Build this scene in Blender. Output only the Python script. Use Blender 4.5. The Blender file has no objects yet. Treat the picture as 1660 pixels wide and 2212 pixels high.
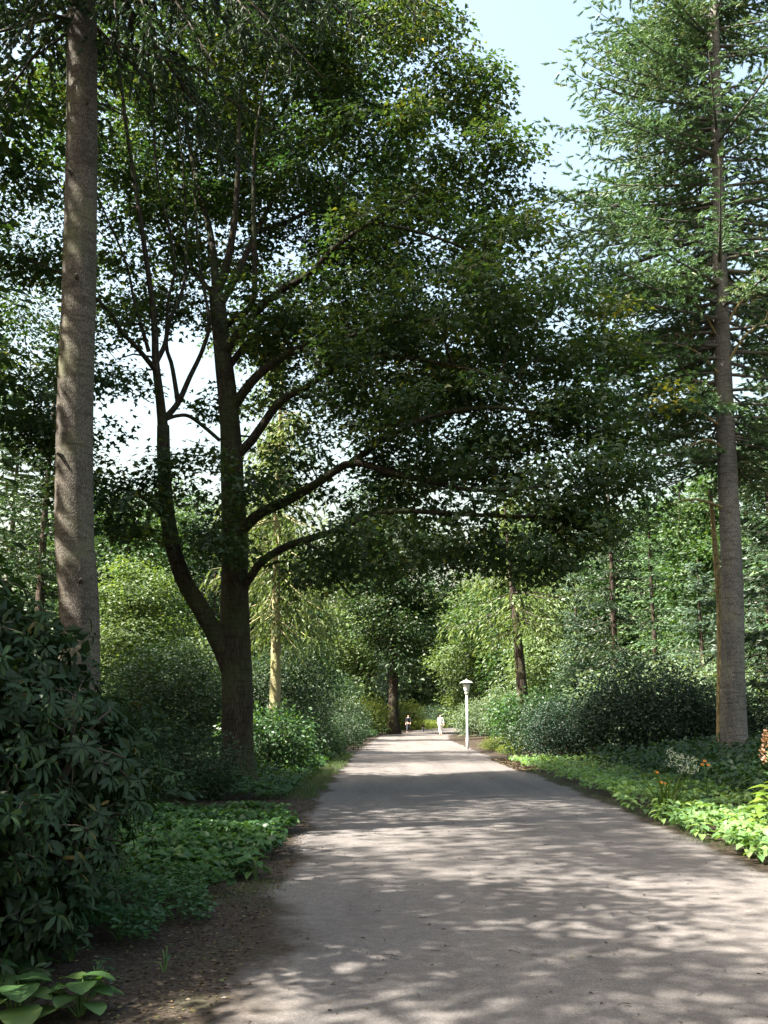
import bpy, math, random
import numpy as np
from mathutils import Vector, Matrix

# ---------------------------------------------------------------- camera, sky, sun, exposure
S = bpy.context.scene
COL = S.collection
F, CU, CV, H0 = 2161.0, 830.0, 1106.0, 1.65
PITCH = math.radians(11.5)
cam = bpy.data.cameras.new('camera'); cam.sensor_fit = 'VERTICAL'; cam.sensor_height = 36.0
cam.lens = F / 2212.0 * 36.0; cam.clip_start = 0.05; cam.clip_end = 3000
cam_o = bpy.data.objects.new('camera', cam); COL.objects.link(cam_o)
cam_o.location = (0, 0, H0); cam_o.rotation_euler = (math.pi / 2 + PITCH, 0, 0)
S.camera = cam_o
SUN_EL, SUN_ROT = math.radians(50), math.radians(248)
SUN = Vector((math.sin(SUN_ROT) * math.cos(SUN_EL), math.cos(SUN_ROT) * math.cos(SUN_EL), math.sin(SUN_EL)))
W = bpy.data.worlds.new('World'); S.world = W; W.use_nodes = True
wn, wl = W.node_tree.nodes, W.node_tree.links
sky = wn.new('ShaderNodeTexSky'); sky.sky_type = 'NISHITA'; sky.sun_disc = False
sky.sun_elevation = SUN_EL; sky.sun_rotation = SUN_ROT; sky.air_density = 2.0; sky.dust_density = 7.0; sky.ozone_density = 1.0
wl.new(sky.outputs[0], wn['Background'].inputs[0]); wn['Background'].inputs[1].default_value = 0.075
sl = bpy.data.lights.new('sun', 'SUN'); sl.energy = 5.0; sl.angle = math.radians(0.53); sl.color = (1.0, 0.95, 0.86)
so = bpy.data.objects.new('sun', sl); COL.objects.link(so); so.rotation_euler = (-SUN).to_track_quat('-Z', 'Y').to_euler()
so.location = (-20, -10, 40)
S.view_settings.view_transform = 'Standard'; S.view_settings.look = 'None'
S.view_settings.exposure = 2.6; S.view_settings.gamma = 1.0; S.view_settings.use_curve_mapping = False
try:
    S.cycles.max_bounces = 8; S.cycles.diffuse_bounces = 5; S.cycles.glossy_bounces = 2; S.cycles.transmission_bounces = 4
    S.cycles.use_denoising = True; S.cycles.caustics_reflective = False; S.cycles.caustics_refractive = False
except Exception: pass

R = np.random.default_rng(7)

def P(u, v, Y):
    """a point of the place at depth Y seen at pixel (u, v) of the 1660 px wide photograph"""
    dx, dy = (u - CU) / F, (CV - v) / F
    y = math.cos(PITCH) - math.sin(PITCH) * dy; z = math.sin(PITCH) + math.cos(PITCH) * dy
    return np.array([dx / y * Y, Y, H0 + z / y * Y])

# ---------------------------------------------------------------- materials
def new_mat(name):
    m = bpy.data.materials.new(name); m.use_nodes = True
    nt = m.node_tree
    for n in list(nt.nodes): nt.nodes.remove(n)
    return m, nt, nt.nodes.new('ShaderNodeOutputMaterial')

def node(nt, t, **kw):
    n = nt.nodes.new(t)
    for k, v in kw.items():
        if k.startswith('i_'): n.inputs[int(k[2:])].default_value = v
        else: setattr(n, k, v)
    return n

def mixc(nt, fac, a, b, mode='MIX'):
    m = nt.nodes.new('ShaderNodeMix'); m.data_type = 'RGBA'; m.blend_type = mode
    for i, v in ((0, fac), (6, a), (7, b)):
        if hasattr(v, 'is_linked'): nt.links.new(v, m.inputs[i])
        else: m.inputs[i].default_value = v if not isinstance(v, tuple) or len(v) == 4 else (*v, 1)
    return m.outputs[2]

def ramp(nt, src, stops):
    r = nt.nodes.new('ShaderNodeValToRGB'); e = r.color_ramp.elements
    while len(e) < len(stops): e.new(0.5)
    for k, (p, c) in enumerate(stops):
        e[k].position = p; e[k].color = (*c, 1) if len(c) == 3 else c
    nt.links.new(src, r.inputs[0]); return r.outputs[0]

def noise(nt, scale, detail=3, vec=None, rough=0.55):
    n = node(nt, 'ShaderNodeTexNoise'); n.inputs['Scale'].default_value = scale; n.inputs['Detail'].default_value = detail
    n.inputs['Roughness'].default_value = rough
    if vec is not None: nt.links.new(vec, n.inputs['Vector'])
    return n.outputs[0]

def objco(nt, scale=(1, 1, 1)):
    tc = nt.nodes.new('ShaderNodeTexCoord'); mp = nt.nodes.new('ShaderNodeMapping'); mp.inputs['Scale'].default_value = scale
    nt.links.new(tc.outputs['Object'], mp.inputs['Vector']); return mp.outputs[0]

def leaf_mat(name, cols, trans=0.4, tcol=None, gloss=0.025, rough=0.5, dim=.72):
    """cols: stops over the per-leaf tint attribute"""
    m, nt, out = new_mat(name)
    at = node(nt, 'ShaderNodeAttribute', attribute_name='tint')
    c = ramp(nt, at.outputs['Fac'], [(q, tuple(x * dim for x in k)) for q, k in cols])
    d = node(nt, 'ShaderNodeBsdfDiffuse'); nt.links.new(c, d.inputs[0])
    t = node(nt, 'ShaderNodeBsdfTranslucent')
    nt.links.new(mixc(nt, 1.0, c, tcol or (1.5, 1.45, 0.55), 'MULTIPLY'), t.inputs[0])
    mx = node(nt, 'ShaderNodeMixShader'); mx.inputs[0].default_value = trans
    nt.links.new(d.outputs[0], mx.inputs[1]); nt.links.new(t.outputs[0], mx.inputs[2])
    g = node(nt, 'ShaderNodeBsdfGlossy'); g.inputs['Roughness'].default_value = rough; g.inputs[0].default_value = (1, 1, 1, 1)
    m2 = node(nt, 'ShaderNodeMixShader'); m2.inputs[0].default_value = gloss
    nt.links.new(mx.outputs[0], m2.inputs[1]); nt.links.new(g.outputs[0], m2.inputs[2])
    nt.links.new(m2.outputs[0], out.inputs[0]); return m

def bark_mat(name, dark, mid, light, lichen=None, vscale=(9, 9, 2.2), bump=0.6, lich_amt=0.55):
    m, nt, out = new_mat(name)
    co = objco(nt, vscale); co1 = objco(nt, (1, 1, 0.8))
    v = node(nt, 'ShaderNodeTexVoronoi', feature='DISTANCE_TO_EDGE'); v.inputs['Scale'].default_value = 1.6
    nz = noise(nt, 2.5, 5, co)
    wv = node(nt, 'ShaderNodeVectorMath', operation='ADD'); nt.links.new(co, wv.inputs[0])
    sc = node(nt, 'ShaderNodeVectorMath', operation='SCALE'); sc.inputs['Scale'].default_value = 0.7
    nn = node(nt, 'ShaderNodeTexNoise'); nn.inputs['Scale'].default_value = 1.5; nt.links.new(co, nn.inputs['Vector'])
    nt.links.new(nn.outputs[1], sc.inputs[0]); nt.links.new(sc.outputs[0], wv.inputs[1]); nt.links.new(wv.outputs[0], v.inputs['Vector'])
    edge = ramp(nt, v.outputs['Distance'], [(0.0, (0, 0, 0)), (0.22, (1, 1, 1))])
    base = ramp(nt, nz, [(0.3, mid), (0.7, light)])
    c = mixc(nt, edge, dark, base)
    if lichen:
        lm = ramp(nt, noise(nt, 1.1, 4, co1), [(lich_amt - .08, (0, 0, 0)), (lich_amt + .12, (1, 1, 1))])
        c = mixc(nt, lm, c, mixc(nt, 0.6, c, lichen))
    c = mixc(nt, 1.0, c, ramp(nt, noise(nt, 1.7, 4, objco(nt, (1.6, 1.6, .5))), [(.3, (.62, .62, .64)), (.55, (1, 1, 1)), (.75, (1.0, .98, .92))]), 'MULTIPLY')
    c = mixc(nt, 1.0, c, ramp(nt, noise(nt, 6, 3, objco(nt, (.5, .5, 2.6))), [(.35, (.66, .64, .62)), (.5, (1, 1, 1))]), 'MULTIPLY')
    b = node(nt, 'ShaderNodeBump'); b.inputs['Strength'].default_value = bump; b.inputs['Distance'].default_value = 0.03
    h = mixc(nt, 0.5, edge, noise(nt, 14, 4, co1)); nt.links.new(h, b.inputs['Height'])
    p = node(nt, 'ShaderNodeBsdfPrincipled'); p.inputs['Roughness'].default_value = 0.92; p.inputs['Specular IOR Level'].default_value = 0.15
    nt.links.new(c, p.inputs['Base Color']); nt.links.new(b.outputs[0], p.inputs['Normal']); nt.links.new(p.outputs[0], out.inputs[0])
    return m

def plain(name, col, rough=0.6, metal=0, spec=0.3, em=None):
    m, nt, out = new_mat(name)
    p = node(nt, 'ShaderNodeBsdfPrincipled'); p.inputs['Roughness'].default_value = rough; p.inputs['Metallic'].default_value = metal
    p.inputs['Specular IOR Level'].default_value = spec
    c = mixc(nt, noise(nt, 9, 4, objco(nt)), tuple(x * .85 for x in col), tuple(min(1, x * 1.1) for x in col))
    nt.links.new(c, p.inputs['Base Color']); nt.links.new(p.outputs[0], out.inputs[0]); return m

M = {}
M['maple'] = leaf_mat('maple_leaf', [(0, (.022, .058, .026)), (.5, (.048, .084, .03)), (.84, (.095, .118, .028)), (.96, (.17, .18, .03)), (1, (.28, .24, .045))], .45, dim=.95)
M['broad'] = leaf_mat('broad_leaf', [(0, (.028, .07, .022)), (.5, (.05, .11, .03)), (1, (.11, .17, .04))], .4)
M['broad_dark'] = leaf_mat('dark_broad_leaf', [(0, (.02, .05, .018)), (.6, (.036, .08, .022)), (1, (.1, .12, .02))], .42)
M['pale'] = leaf_mat('pale_leaf', [(0, (.07, .13, .045)), (.5, (.12, .19, .065)), (1, (.2, .26, .09))], .42)
M['spruce'] = leaf_mat('spruce_needle', [(0, (.03, .068, .036)), (.5, (.06, .115, .052)), (.9, (.11, .175, .075)), (1, (.17, .2, .12))], .16, gloss=.02, dim=1.1)
M['spruce_dark'] = leaf_mat('dark_spruce_needle', [(0, (.02, .045, .022)), (.6, (.035, .07, .03)), (1, (.07, .1, .035))], .25, gloss=.025)
M['bluefir'] = leaf_mat('blue_fir_needle', [(0, (.06, .11, .08)), (.5, (.1, .17, .12)), (1, (.17, .25, .17))], .25, gloss=.025)
M['larch'] = leaf_mat('larch_needle', [(0, (.07, .12, .035)), (.5, (.12, .18, .05)), (1, (.2, .25, .08))], .4, gloss=.025)
M['rhodo'] = leaf_mat('rhododendron_leaf', [(0, (.02, .042, .017)), (.6, (.036, .072, .024)), (.9, (.05, .09, .028)), (1, (.18, .13, .03))], .15, gloss=.014, rough=.4, dim=.62)
M['shrub'] = leaf_mat('shrub_leaf', [(0, (.018, .048, .022)), (.6, (.035, .08, .03)), (1, (.075, .12, .035))], .3, gloss=.025)
M['yew'] = leaf_mat('bluish_shrub_leaf', [(0, (.016, .045, .03)), (.6, (.03, .072, .042)), (1, (.06, .11, .05))], .22, gloss=.02, dim=.55)
M['lightshrub'] = leaf_mat('light_shrub_leaf', [(0, (.08, .14, .07)), (.6, (.14, .21, .11)), (1, (.24, .3, .16))], .35, gloss=.025)
M['yellowshrub'] = leaf_mat('yellow_green_leaf', [(0, (.09, .14, .02)), (.6, (.17, .23, .035)), (1, (.3, .33, .06))], .45)
M['cover'] = leaf_mat('ground_cover_leaf', [(0, (.03, .085, .03)), (.55, (.055, .13, .042)), (1, (.11, .2, .055))], .36, gloss=.025, rough=.42)
M['hosta'] = leaf_mat('golden_hosta_leaf', [(0, (.12, .22, .03)), (1, (.24, .33, .06))], .42, gloss=.025)
M['cover_sunlit'] = leaf_mat('sunlit_cover_leaf', [(0, (.06, .13, .045)), (.55, (.12, .22, .075)), (1, (.24, .33, .1))], .38, dim=1.1)  # lit copy of the cover leaf: sunshine put into a higher albedo
M['grass'] = leaf_mat('grass_blade', [(0, (.04, .09, .018)), (.7, (.075, .14, .025)), (1, (.14, .2, .04))], .45)
M['white'] = leaf_mat('white_blossom', [(0, (.45, .5, .5)), (1, (.75, .78, .74))], .4)
M['orange'] = leaf_mat('orange_petal', [(0, (.7, .2, .01)), (1, (.85, .35, .02))], .4)
M['pink'] = leaf_mat('salmon_plume', [(0, (.4, .2, .14)), (1, (.62, .38, .27))], .35)
M['litter'] = leaf_mat('fallen_leaf', [(0, (.03, .02, .013)), (.6, (.07, .045, .025)), (.9, (.16, .11, .055)), (1, (.12, .16, .04))], .15)
M['bark_spruce'] = bark_mat('spruce_bark', (.05, .043, .035), (.095, .083, .068), (.15, .132, .108), (.1, .11, .05), (24, 24, 11), .3, .6)
M['bark_right'] = bark_mat('grey_spruce_bark', (.085, .078, .068), (.155, .143, .125), (.23, .213, .188), (.2, .195, .11), (20, 20, 9), .3, .62)
M['bark_maple'] = bark_mat('maple_bark', (.028, .022, .017), (.055, .045, .033), (.085, .07, .05), (.05, .07, .025), (13, 13, 2.0), .9, .5)
M['bark_sunlit'] = bark_mat('sunlit_bark', (.2, .165, .1), (.34, .29, .17), (.46, .4, .25), (.32, .34, .13), (11, 11, 5), .4, .5)  # sunlight on the mossy bole painted into the bark colour, albedo raised
M['bark_dark'] = bark_mat('dark_bark', (.03, .023, .018), (.06, .046, .036), (.09, .07, .055), (.06, .07, .03), (8, 8, 1.8), .8)
M['bark_dead'] = bark_mat('dead_wood', (.16, .12, .06), (.3, .24, .12), (.44, .36, .19), None, (14, 14, 1.5), .6)
M['twig'] = plain('twig_bark', (.045, .036, .026), .9)
M['lamp_white'] = plain('lamp_paint', (.62, .64, .62), .4)
M['lamp_glass'] = plain('milk_glass', (.55, .57, .56), .25, spec=.5)
M['lamp_cap'] = plain('lamp_cap_paint', (.5, .51, .44), .45)

# ---------------------------------------------------------------- mesh helpers
def np_mesh(name, V, T, mat, tint=None, smooth=False):
    V = np.asarray(V, np.float32); T = np.asarray(T, np.int32)
    me = bpy.data.meshes.new(name); k = T.shape[1]
    me.vertices.add(len(V)); me.vertices.foreach_set('co', V.ravel())
    me.loops.add(T.size); me.loops.foreach_set('vertex_index', T.ravel())
    me.polygons.add(len(T)); me.polygons.foreach_set('loop_start', np.arange(0, T.size, k, dtype=np.int32))
    me.polygons.foreach_set('use_smooth', np.full(len(T), smooth))
    if tint is not None:
        a = me.attributes.new('tint', 'FLOAT', 'POINT'); a.data.foreach_set('value', np.asarray(tint, np.float32))
    me.materials.append(mat); me.update(calc_edges=True); return me

def link(name, me, parent=None, loc=None, kind=None, label=None):
    o = bpy.data.objects.new(name, me); COL.objects.link(o)
    if parent is not None: o.parent = parent
    if loc is not None: o.location = loc
    if kind: o['kind'] = kind
    if label: o['label'] = label
    return o

def thing(name, label, cat, loc=(0, 0, 0), group=None):
    o = bpy.data.objects.new(name, None); COL.objects.link(o); o.location = loc; o.empty_display_size = .3
    o['label'] = label; o['category'] = cat
    if group: o['group'] = group
    return o

def copy_thing(src, loc, rz, s, label, group=None):
    r = src.copy(); COL.objects.link(r); r.location = loc; r.rotation_euler = (0, 0, rz); r.scale = s if isinstance(s, tuple) else (s, s, s)
    r['label'] = label
    if group: r['group'] = group
    for ch in src.children:
        c = ch.copy(); COL.objects.link(c); c.parent = r
    return r

def nrm(a):
    return a / np.maximum(np.linalg.norm(a, axis=-1, keepdims=True), 1e-9)

def rand_dir(n, rng=None):
    return nrm((rng or R).normal(size=(n, 3)))

class Leaves:
    def __init__(s): s.p, s.a, s.n, s.s, s.t = [], [], [], [], []
    def add(s, p, a, n, size, tint):
        k = len(p); s.p.append(p); s.a.append(a); s.n.append(n)
        s.s.append(np.broadcast_to(size, (k,)).copy()); s.t.append(np.clip(np.broadcast_to(tint, (k,)), 0, 1).copy())
    def arrays(s): return [np.concatenate(x) for x in (s.p, s.a, s.n, s.s, s.t)]
    def mesh(s, name, tmpl, mat, off=(0, 0, 0), smooth=False):
        p, a, n, sz, t = s.arrays(); return inst_mesh(name, tmpl, mat, p - np.array(off), a, n, sz, t, smooth)

def frames(a, n):
    X = nrm(a); Z = n - (n * X).sum(1, keepdims=True) * X; Z = nrm(Z); Y = np.cross(Z, X); return X, Y, Z

def inst_mesh(name, tmpl, mat, p, a, n, sz, t, smooth=False):
    tv, tf = tmpl; X, Y, Z = frames(a, n); s = sz[:, None, None]
    V = p[:, None, :] + s * (tv[None, :, 0:1] * X[:, None] + tv[None, :, 1:2] * Y[:, None] + tv[None, :, 2:3] * Z[:, None])
    T = tf[None] + (np.arange(len(p)) * len(tv))[:, None, None]
    return np_mesh(name, V.reshape(-1, 3), T.reshape(-1, 3), mat, np.repeat(t, len(tv)), smooth)

def ribbed(ribs, fold=0.0):
    """leaf from ribs (t, half width, z): midrib plus two edges"""
    v, f = [], []
    for k, (t, w, z) in enumerate(ribs):
        v += [(t, 0, z), (t, w, z + fold * w), (t, -w, z + fold * w)]
        if k:
            a, b = 3 * (k - 1), 3 * k
            f += [(a, b, b + 1), (a, b + 1, a + 1), (a, a + 2, b + 2), (a, b + 2, b)]
    v, f = np.array(v, float), np.array(f)
    # collapse zero-width ends: drop degenerate faces
    keep = []
    for q in f:
        A, B, C = v[q[0]], v[q[1]], v[q[2]]
        if np.linalg.norm(np.cross(B - A, C - A)) > 1e-6: keep.append(q)
    return v, np.array(keep)

L_SIMPLE = (np.array([(0, 0, 0), (.5, .3, .06), (1, 0, -.1), (.5, -.3, .06)], float), np.array([(0, 2, 1), (0, 3, 2)]))
L_MAPLE = (np.array([(0, 0, 0), (.22, -.52, -.05), (.48, -.2, .03), (1, 0, -.1), (.48, .2, .03), (.22, .52, -.05)], float),
           np.array([(0, 1, 2), (0, 2, 3), (0, 3, 4), (0, 4, 5)]))
L_CLUMP = (np.array([(0, 0, 0), (.5, .4, .1), (1, .05, -.1), (.45, -.42, .05), (.2, .5, -.25), (.8, .55, -.2), (.55, .1, -.35)], float),
           np.array([(0, 2, 1), (0, 3, 2), (0, 5, 4), (3, 6, 2)]))
L_RHODO = ribbed([(0, .012, 0), (.33, .13, .03), (.75, .13, -.02), (1, 0, -.13)], .22)
L_COVER = ribbed([(0, 0, 0), (.3, .27, .06), (.68, .22, .0), (1, 0, -.18)], .25)
L_ROUND = ribbed([(-.08, .2, -.02), (.12, .42, .03), (.4, .5, .05), (.68, .4, .02), (.88, .2, -.04), (1, 0, -.08)], .12)
def blade_t():
    v = [(0, .012, 0), (0, -.012, 0), (.45, .012, .0), (.45, -.012, .0), (.8, .008, -.1), (.8, -.008, -.1), (1, 0, -.22)]
    return np.array(v, float), np.array([(0, 1, 3), (0, 3, 2), (2, 3, 5), (2, 5, 4), (4, 5, 6)])
L_BLADE = blade_t()
def brush(k, w, spread, lo=-.1):
    v, f = [], []
    for i in range(k):
        an = 2 * math.pi * i / k + .3; c, s = math.cos(an), math.sin(an); b = .12 * i / k
        x0 = lo + .5 * ((i * 0.618) % 1)
        v += [(x0, -s * w, c * w), (x0, s * w, -c * w), (x0 + .42, c * spread, s * spread * .8)]
        f.append((3 * i, 3 * i + 1, 3 * i + 2))
    return np.array(v, float), np.array(f)
BRUSH = brush(12, .065, .27)
BRUSH_FAR = brush(5, .09, .2)

def smooth_path(pts, n):
    pts = np.asarray(pts, float); m = len(pts)
    if m < 3: t = np.linspace(0, 1, n)[:, None]; return pts[0] * (1 - t) + pts[-1] * t
    ext = np.vstack([2 * pts[0] - pts[1], pts, 2 * pts[-1] - pts[-2]]); out = []
    for x in np.linspace(0, m - 1 - 1e-6, n):
        i = int(x); t = x - i; a, b, c, d = ext[i:i + 4]
        out.append(.5 * (2 * b + (c - a) * t + (2 * a - 5 * b + 4 * c - d) * t * t + (3 * b - 3 * c + d - a) * t ** 3))
    return np.array(out)

class Tubes:
    def __init__(s): s.V, s.T, s.k = [], [], 0
    def add(s, pts, rad, sides=6, lump=0.0, flare=0.0, rng=None):
        pts = np.asarray(pts, float); n = len(pts); rad = np.broadcast_to(rad, (n,)).astype(float)
        tg = nrm(np.gradient(pts, axis=0)); ref = np.array([0, 1.0, .13]) if abs(tg[0][2]) > .7 else np.array([0, 0, 1.0])
        U = nrm(np.cross(tg, ref)); Wv = np.cross(tg, U); an = np.linspace(0, 2 * math.pi, sides, endpoint=False)
        rr = np.repeat(rad[:, None], sides, 1)
        if lump:
            ph = (rng or R).uniform(0, 6.28, 8); hh = np.concatenate([[0], np.cumsum(np.linalg.norm(np.diff(pts, axis=0), axis=1))])[:, None]
            rr *= 1 + lump * (np.sin(2 * an + ph[0] + hh * .6) * .6 + np.sin(3 * an + ph[1] - hh * 1.1) * .4 + np.sin(5 * an + ph[2] + hh * 2.3) * .25 + np.sin(hh * 3.1 + ph[3]) * .3)
            if flare: rr *= 1 + flare * np.exp(-hh / .45) * (1 + .45 * np.sin(5 * an + ph[4]))
        V = pts[:, None] + rr[:, :, None] * (np.cos(an)[None, :, None] * U[:, None] + np.sin(an)[None, :, None] * Wv[:, None])
        i = np.arange(n - 1)[:, None] * sides; j = np.arange(sides)[None]; j2 = (j + 1) % sides
        a, b, c, d = i + j, i + j2, i + sides + j2, i + sides + j
        T = np.concatenate([np.stack([a, b, c], -1).reshape(-1, 3), np.stack([a, c, d], -1).reshape(-1, 3)])
        cap = np.array([[ (n - 1) * sides, (n - 1) * sides + q, (n - 1) * sides + q + 1] for q in range(1, sides - 1)])
        s.V.append(V.reshape(-1, 3)); s.T.append(np.vstack([T, cap]) + s.k); s.k += n * sides
    def mesh(s, name, mat, off=(0, 0, 0)):
        return np_mesh(name, np.concatenate(s.V) - np.array(off), np.concatenate(s.T), mat, None, True)

def tube_mesh(name, pts, rad, mat, sides=8, off=(0, 0, 0), **kw):
    t = Tubes(); t.add(pts, rad, sides, **kw); return t.mesh(name, mat, off)

# ---------------------------------------------------------------- terrain, path
LY = np.array([-30, 0, 8, 13, 20, 30, 47, 70, 86, 96, 110, 130, 150, 175, 210, 260.])
LX = np.array([-1.1, -1.1, -1.1, -1.2, -1.45, -1.42, -1.4, -.8, -.4, 1.8, 3.0, 4.6, 8.0, 15, 28, 50.])
RX = np.array([4.6, 4.5, 4.35, 4.25, 4.35, 4.4, 4.45, 4.6, 5.5, 7.2, 9.0, 11.6, 15, 22, 36, 60.])
def edgeL(y): return np.interp(y, LY, LX)
def edgeR(y): return np.interp(y, LY, RX)
def gz(x, y):
    x, y = np.asarray(x, float), np.asarray(y, float)
    r = np.clip((x - edgeR(y) - .3) / 7, 0, 1); l = np.clip((edgeL(y) - x - .5) / 8, 0, 1)
    sm = lambda t: t * t * (3 - 2 * t)
    return .45 * sm(r) * np.clip((y - 6) / 10, 0, 1) + .25 * sm(l) + .03 * np.sin(x * .9 + y * .37) * np.clip(r + l, 0, 1)

def soil_nodes(nt):
    tc = nt.nodes.new('ShaderNodeTexCoord'); co = tc.outputs['Object']
    a = noise(nt, 1.3, 5, co); b = noise(nt, 22, 4, co, .7)
    c = ramp(nt, b, [(.3, (.016, .012, .009)), (.5, (.036, .027, .02)), (.7, (.075, .058, .042))])
    g = ramp(nt, a, [(.56, (0, 0, 0)), (.7, (.5, .5, .5))])
    c = mixc(nt, g, c, (.03, .036, .016)); return co, c, b
m, nt, out = new_mat('soil'); co, c, b = soil_nodes(nt)
bp = node(nt, 'ShaderNodeBump'); bp.inputs['Strength'].default_value = .8; bp.inputs['Distance'].default_value = .03; nt.links.new(b, bp.inputs['Height'])
p = node(nt, 'ShaderNodeBsdfPrincipled'); p.inputs['Roughness'].default_value = .95; p.inputs['Specular IOR Level'].default_value = .1
nt.links.new(c, p.inputs['Base Color']); nt.links.new(bp.outputs[0], p.inputs['Normal']); nt.links.new(p.outputs[0], out.inputs[0]); M['soil'] = m

m, nt, out = new_mat('fine_gravel'); co, sc_, b = soil_nodes(nt)
fine = noise(nt, 85, 5, co, .8); mid = noise(nt, 34, 4, co, .65); big = noise(nt, .55, 5, co)
c = ramp(nt, fine, [(.25, (.035, .032, .03)), (.5, (.118, .108, .103)), (.72, (.26, .24, .228))])
c = mixc(nt, .22, c, ramp(nt, mid, [(.3, (.065, .058, .054)), (.7, (.185, .17, .162))]))
c = mixc(nt, ramp(nt, big, [(.35, (0, 0, 0)), (.7, (.35, .35, .35))]), c, (.1, .088, .08))
c = mixc(nt, 1.0, c, ramp(nt, noise(nt, 1.0, 4, objco(nt, (1.3, .09, 1))), [(.32, (.78, .77, .76)), (.5, (1, 1, 1)), (.68, (1.16, 1.14, 1.1))]), 'MULTIPLY')
c = mixc(nt, 1.0, c, ramp(nt, noise(nt, 9, 5, co, .7), [(.3, (.8, .79, .77)), (.6, (1.06, 1.05, 1.04))]), 'MULTIPLY')
vo = node(nt, 'ShaderNodeTexVoronoi'); vo.inputs['Scale'].default_value = 9; vo.inputs['Randomness'].default_value = 1; nt.links.new(co, vo.inputs['Vector'])
dk = ramp(nt, vo.outputs['Distance'], [(.035, (1, 1, 1)), (.07, (0, 0, 0))])
c = mixc(nt, mixc(nt, 1.0, dk, ramp(nt, noise(nt, 2, 2, co), [(.5, (0, 0, 0)), (.6, (.8, .8, .8))]), 'MULTIPLY'), c, (.05, .035, .025))
at = node(nt, 'ShaderNodeAttribute', attribute_name='tint')
en = node(nt, 'ShaderNodeMath', operation='ADD'); nt.links.new(at.outputs['Fac'], en.inputs[0])
e2 = node(nt, 'ShaderNodeMath', operation='MULTIPLY_ADD'); nt.links.new(noise(nt, 3.2, 6, co, .7), e2.inputs[0]); e2.inputs[1].default_value = .9; e2.inputs[2].default_value = -.45
nt.links.new(e2.outputs[0], en.inputs[1])
c = mixc(nt, ramp(nt, en.outputs[0], [(.32, (0, 0, 0)), (.78, (1, 1, 1))]), c, sc_)
bp = node(nt, 'ShaderNodeBump'); bp.inputs['Strength'].default_value = .6; bp.inputs['Distance'].default_value = .012; nt.links.new(fine, bp.inputs['Height'])
b2 = node(nt, 'ShaderNodeBump'); b2.inputs['Strength'].default_value = .35; b2.inputs['Distance'].default_value = .05; nt.links.new(noise(nt, 4, 4, co), b2.inputs['Height'])
nt.links.new(b2.outputs[0], bp.inputs['Normal'])
p = node(nt, 'ShaderNodeBsdfPrincipled'); p.inputs['Roughness'].default_value = .9; p.inputs['Specular IOR Level'].default_value = .15
nt.links.new(c, p.inputs['Base Color']); nt.links.new(bp.outputs[0], p.inputs['Normal']); nt.links.new(p.outputs[0], out.inputs[0]); M['gravel'] = m

def grid_mesh(name, X, Y, Z, mat, tint=None):
    ny, nx = X.shape; V = np.stack([X, Y, Z], -1).reshape(-1, 3)
    i = np.arange(ny - 1)[:, None] * nx; j = np.arange(nx - 1)[None]
    a = i + j; T = np.concatenate([np.stack([a, a + 1, a + nx + 1], -1).reshape(-1, 3), np.stack([a, a + nx + 1, a + nx], -1).reshape(-1, 3)])
    return np_mesh(name, V, T, mat, None if tint is None else tint.ravel(), True)
xs = np.concatenate([[-900, -300, -120], np.arange(-60, 60.1, .5), [120, 300, 900]]); ys = np.concatenate([[-900, -200, -60], np.arange(-20, 60, .7), np.arange(60, 260, 3), [400, 1200]])
X, Y = np.meshgrid(xs, ys); link('ground', grid_mesh('ground', X, Y, gz(X, Y), M['soil']), kind='structure')
ys = np.concatenate([np.arange(-12, 60, .25), np.arange(60, 240, 1.0)]); ts = np.linspace(-.09, 1.06, 70); T_, Y = np.meshgrid(ts, ys)
wl_ = edgeL(Y) + .12 * np.sin(Y * 1.7) + .07 * np.sin(Y * 4.1 + 1); wr_ = edgeR(Y) + .08 * np.sin(Y * 1.3 + 2) + .06 * np.sin(Y * 3.7)
X = wl_ + (wr_ - wl_) * T_
base_left = np.clip((10.5 - Y) / 3, 0, 1) * .6
dl = (X - wl_); dr = (wr_ - X); tint = np.clip(np.maximum(1 - dl / (.35 + base_left), 1 - dr / .3), 0, 1) * .95
link('path', grid_mesh('path', X, Y, gz(X, Y) + .006 + .004 * np.sin(X * 2.1) * np.sin(Y * .8), M['gravel'], tint), kind='structure')

# ---------------------------------------------------------------- tree builders
def crown_points(rng, blobs, n, shell=.55):
    """points in ellipsoids (cx,cy,cz,rx,ry,rz), more of them near the surface"""
    B = np.array(blobs, float); w = (B[:, 3] * B[:, 4] * B[:, 5]) ** .75; k = rng.choice(len(B), n, p=w / w.sum())
    d = rand_dir(n, rng); r = rng.uniform(0, 1, n) ** (1 / 3 * (1 - shell) + .04)
    return B[k, :3] + d * B[k, 3:] * r[:, None], d

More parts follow.
